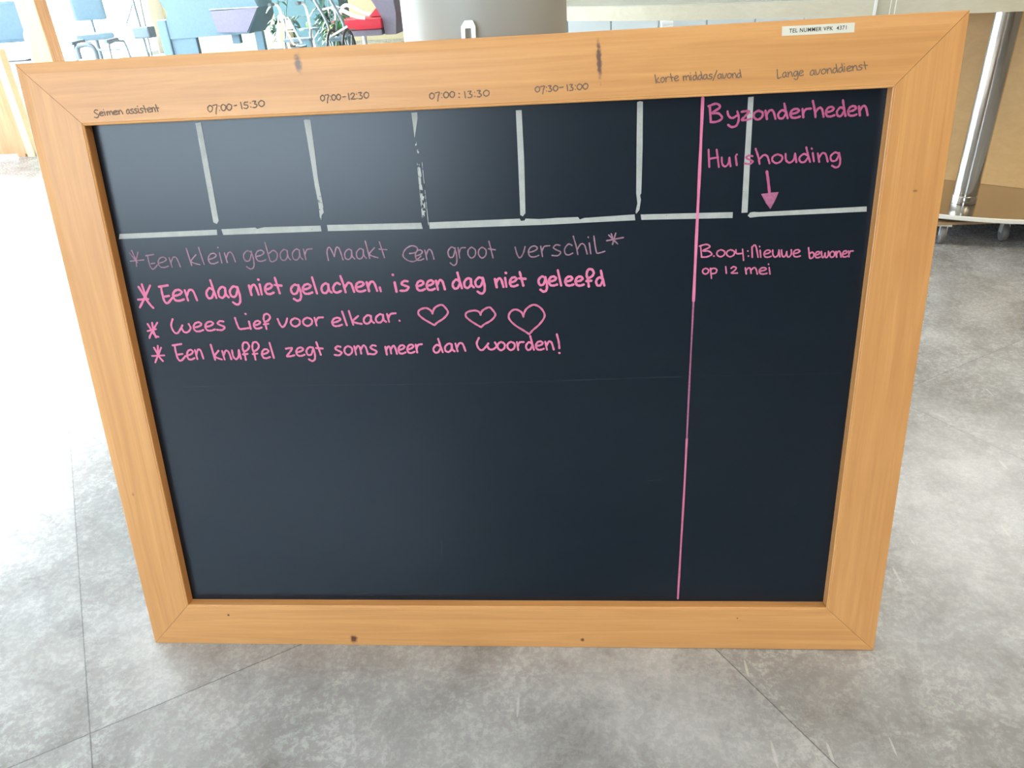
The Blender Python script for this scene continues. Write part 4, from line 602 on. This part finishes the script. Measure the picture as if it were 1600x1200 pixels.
# plants and clutter between the sofa and the red chair
def leaf(mb, base, tip, w, droop=.1):
    b = Vector(base); t = Vector(tip); d = (t-b); s = d.cross(Vector((0, 0, 1))).normalized() if abs(d.normalized().z) < .98 else Vector((1, 0, 0))
    mids = []
    for k in range(6):
        f = k/5; p = b+d*f+Vector((0, 0, -droop*f*f)); ww = w*math.sin(math.pi*min(.98, f*.9+.08)); mids.append((p, ww))
    L = [mb.b.verts.new(p+s*q+Vector((0, 0, q*.3))) for p, q in mids]; R = [mb.b.verts.new(p-s*q+Vector((0, 0, q*.3))) for p, q in mids]; C_ = [mb.b.verts.new(p) for p, q in mids]
    for i in range(5): mb.face([L[i], C_[i], C_[i+1], L[i+1]]); mb.face([C_[i], R[i], R[i+1], C_[i+1]])
def plant(loc, h, label, mat, seed, flowers=0, n=34, spread=.28):
    r = random.Random(seed)
    t = thing('potted_plant', label, 'plant', loc)
    MB().lathe([(0, .0), (.10, 0), (.135, .24), (.145, .26), (.13, .26), (.12, .22), (0, .22)], 28).build('pot', POT, t, True)
    st_ = MB(); lv = MB()
    for k in range(9):
        a = r.uniform(0, 6.28); q = r.uniform(.3, 1)*spread; top = (q*math.cos(a), q*math.sin(a), h*r.uniform(.6, 1))
        st_.tube([(0, 0, .2), (top[0]*.4, top[1]*.4, .2+top[2]*.5), top], .006, 6, smooth=3)
        for j in range(n//9+1):
            f = r.uniform(.35, 1); bs = Vector((top[0]*f*f, top[1]*f*f, .2+(top[2]-.2)*f)); aa = r.uniform(0, 6.28); ln = r.uniform(.09, .18)
            leaf(lv, bs, bs+Vector((math.cos(aa)*ln, math.sin(aa)*ln, r.uniform(-.02, .10))), r.uniform(.02, .04))
    st_.build('stems', LEAF2, t); lv.build('foliage', mat, t)
    for k in range(flowers):
        M = MB()
        cx, cy, cz = r.uniform(-.12, .12), r.uniform(-.16, -.05), h*r.uniform(.55, .7)
        for j in range(8):
            a = j*math.pi/4; leaf(M, (cx, cy, cz), (cx+.05*math.cos(a), cy+.02*math.sin(a), cz+.05*math.sin(a)), .014, 0)
        M.build('flower', YEL, t)
    return t
plant((-3.08, 8.38, 0), .95, 'dark bushy pot plant right of the slate sofa', LEAF2, 4, n=80, spread=.26)
plant((-2.72, 9.02, 0), 1.0, 'tall blue green pot plant behind the green ball', LEAF2, 9, n=110, spread=.30)
plant((-2.42, 8.1, 0), .80, 'green pot plant with yellow flowers, beside the red chair', LEAF, 15, flowers=2)
# canvas bag on a stool
sl = thing('folding_stool', 'slate blue folding stool under the tan canvas bag', 'stool', (-2.84, 7.75, 0))
MB().box((-.16, -.14, .385), (.16, .14, .41), .008).build('seat', DARK, sl)
for x in (-.14, .14): MB().tube([(x, -.13, 0), (x, .12, .39)], .011).tube([(x, .13, 0), (x, -.12, .39)], .011).build('leg', DMETAL, sl)
bag = MB()
bag.lathe([(0, 0), (.085, .0), (.10, .03), (.095, .10), (.085, .16), (.075, .20), (.06, .235), (.055, .225), (.0, .20)], 20)
for v in bag.b.verts: v.co.y *= .7; v.co.x += .012*math.sin(v.co.z*40); v.co.y += .01*math.sin(v.co.z*55+v.co.x*30)
bt = thing('canvas_bag', 'slumped tan canvas bag on the folding stool', 'bag', (-2.84, 7.71, .411))
bag.build('bag_body', TANM, bt, True)
MB().tube([(-.05, 0, .21), (-.03, -.01, .30), (.03, -.01, .29), (.05, 0, .20)], .008, smooth=5).build('handle', WHITEF, bt)
# rollator with a white basket frame
ro = thing('rollator', 'white framed rollator with a wire basket, right of the tan bag', 'rollator', (-2.50, 7.0, 0))
MB().tube([(-.10, -.05, .72), (-.02, -.05, .72), (.07, -.05, .49), (-.01, -.05, .48)], .009, closed=True).tube([(-.065, -.05, .60), (.02, -.05, .60)], .006).build('basket_frame', WHITE, ro)
MB().box((-.055, -.045, .62), (.0, -.035, .70)).build('basket_card', WHITEF, ro)
for x in (-.12, .14):
    MB().tube([(x, .25, .06), (x, .10, .55), (x, .04, .80), (x, -.12, .84)], .012, smooth=4).build('side_tube', WHITE, ro)
    MB().tube([(x, -.20, .06), (x, .08, .60)], .011).build('front_tube', GMETAL, ro)
    MB().tube([(x, -.12, .84), (x, -.22, .84)], .017).build('grip', DMETAL, ro)
    for y in (-.20, .25):
        M = Matrix.Translation((x, y, .07)) @ Matrix.Rotation(math.pi/2, 4, 'Y')
        MB().lathe([(.045, -.012), (.066, -.014), (.07, -.006), (.07, .006), (.066, .014), (.045, .012)], 24, M).lathe([(0, -.012), (.02, -.012), (.02, .012), (0, .012)], 12, M).build('wheel', RUB, ro)
MB().box((-.12, -.02, .50), (.14, .16, .53), .01).build('seat', DARK, ro)
gb = thing('side_table', 'small slate side table carrying the green ball', 'table', (-2.52, 7.55, 0))
MB().lathe([(0, .57), (.10, .57), (.105, .58), (.10, .59), (0, .59)], 28).build('table_top', DARK, gb)
MB().tube([(0, 0, .02), (0, 0, .57)], .014).build('stem', DMETAL, gb)
MB().lathe([(0, 0), (.11, 0), (.11, .012), (.02, .02), (0, .02)], 28).build('base', DMETAL, gb)
g = MB().ball((0, 0, .031), .031, 20, (.8, .8, 1.0)).build('green_ball', GREENB, smooth=True); g.location = (-2.505, 7.5, .5902)
tag(g, 'bright green ball on the small slate side table', 'ball')
# wheelchair: slanted push tubes, spoked wheels
wc = thing('wheelchair', 'folded grey wheelchair with slanted push bars, left of the red chair', 'wheelchair', (-2.14, 7.35, 0))
for x in (-.10, .06):
    MB().tube([(x-.16, .02, .97), (x-.12, .02, .84), (x-.02, 0, .62), (x+.02, 0, .30)], .015, smooth=4).build('push_bar', GMETAL, wc)
    MB().tube([(x-.16, .02, .97), (x-.17, -.12, .98)], .018).build('grip', RUB, wc)
    M = Matrix.Translation((x, .02, .29)) @ Matrix.Rotation(math.pi/2, 4, 'Y')
    w = MB().tube([(.275*math.cos(a*math.pi/16), .275*math.sin(a*math.pi/16), 0) for a in range(32)], .014, 8, closed=True)
    for v in w.b.verts: v.co = M @ v.co
    wo = w.build('wheel', RUB, wc, True)
    s_ = MB()
    for a in range(10): s_.tube([tuple(M @ Vector((0, 0, 0))), tuple(M @ Vector((.265*math.cos(a*math.pi/5), .265*math.sin(a*math.pi/5), 0)))], .004, 5)
    s_.build('spokes', WHITE, wo)
MB().tube([(-.14, -.03, .76), (-.05, -.03, .77), (-.02, -.03, .72), (-.03, -.03, .66)], .010, smooth=4).build('side_loop', WHITE, wc)
MB().box((-.10, -.10, .47), (.06, .16, .50), .008).build('folded_seat', DARK, wc)
MB().tube([(-.12, -.07, .50), (.10, -.09, .60)], .01).build('brake_bar', WHITE, wc)
tb = thing('round_table', 'small round white table in front of the plants', 'table', (-2.16, 6.72, 0))
MB().lathe([(0, .435), (.19, .435), (.20, .442), (.19, .450), (0, .450)], 40).build('table_top', WHITE, tb)
MB().tube([(0, 0, .02), (0, 0, .44)], .02).build('stem', ALU, tb)
MB().lathe([(0, 0), (.17, 0), (.17, .012), (.03, .025), (0, .025)], 32).build('base', ALU, tb)

# red armchairs
def red_chair(loc, rz, label):
    t = thing('red_armchair', label, 'armchair', loc, rz)
    mb = MB().box((-.32, -.30, .435), (.32, .32, .56), .035)
    mb.build('seat_cushion', RED, t, True)
    MB().box((-.31, -.27, .36), (.31, .31, .435), .02).build('seat_base', SHELL, t)
    # moulded shell: a curved side that sweeps up to the back
    sh = [(.14, 1.12), (.17, .82), (.24, .70), (.30, .58), (.32, .48), (.33, .36), (.47, .36), (.50, .60), (.47, .90), (.45, 1.12)]
    MB().prism(sh, -.20, .30, M=Matrix(((1, 0, 0, 0), (0, 0, 1, 0), (0, 1, 0, 0), (0, 0, 0, 1)))).build('backrest', SHELL, t)
    MB().prism([(.10, .57), (.30, .57), (.25, .66), (.20, .66)], .02, .28, M=Matrix(((1, 0, 0, 0), (0, 0, 1, 0), (0, 1, 0, 0), (0, 0, 0, 1)))).build('back_cushion', RED, t)
    for y in (-.28, .31):
        MB().tube([(-.36, y, .42), (-.35, y, .62), (-.28, y, .70), (-.20, y, .69), (-.02, y, .60), (.12, y, .565)], .024, smooth=5).build('armrest', WHITE, t)
    MB().tube([(0, .02, .09), (0, .02, .36)], .03).build('pedestal', ALU, t)
    for k in range(5):
        a = 2*math.pi*k/5+.2
        MB().tube([(0, .02, .10), (.30*math.cos(a), .02+.30*math.sin(a), .06)], [.026, .018]).build('foot', ALU, t)
        MB().ball((.30*math.cos(a), .02+.30*math.sin(a), .03), .03, 12).build('castor', RUB, t)
    return t
red_chair((-2.50, 9.75, 0), 0, 'red seated armchair with white armrests, left of the grey column')
red_chair((-1.82, 11.2, 0), .2, 'second red armchair, half hidden by the grey column')
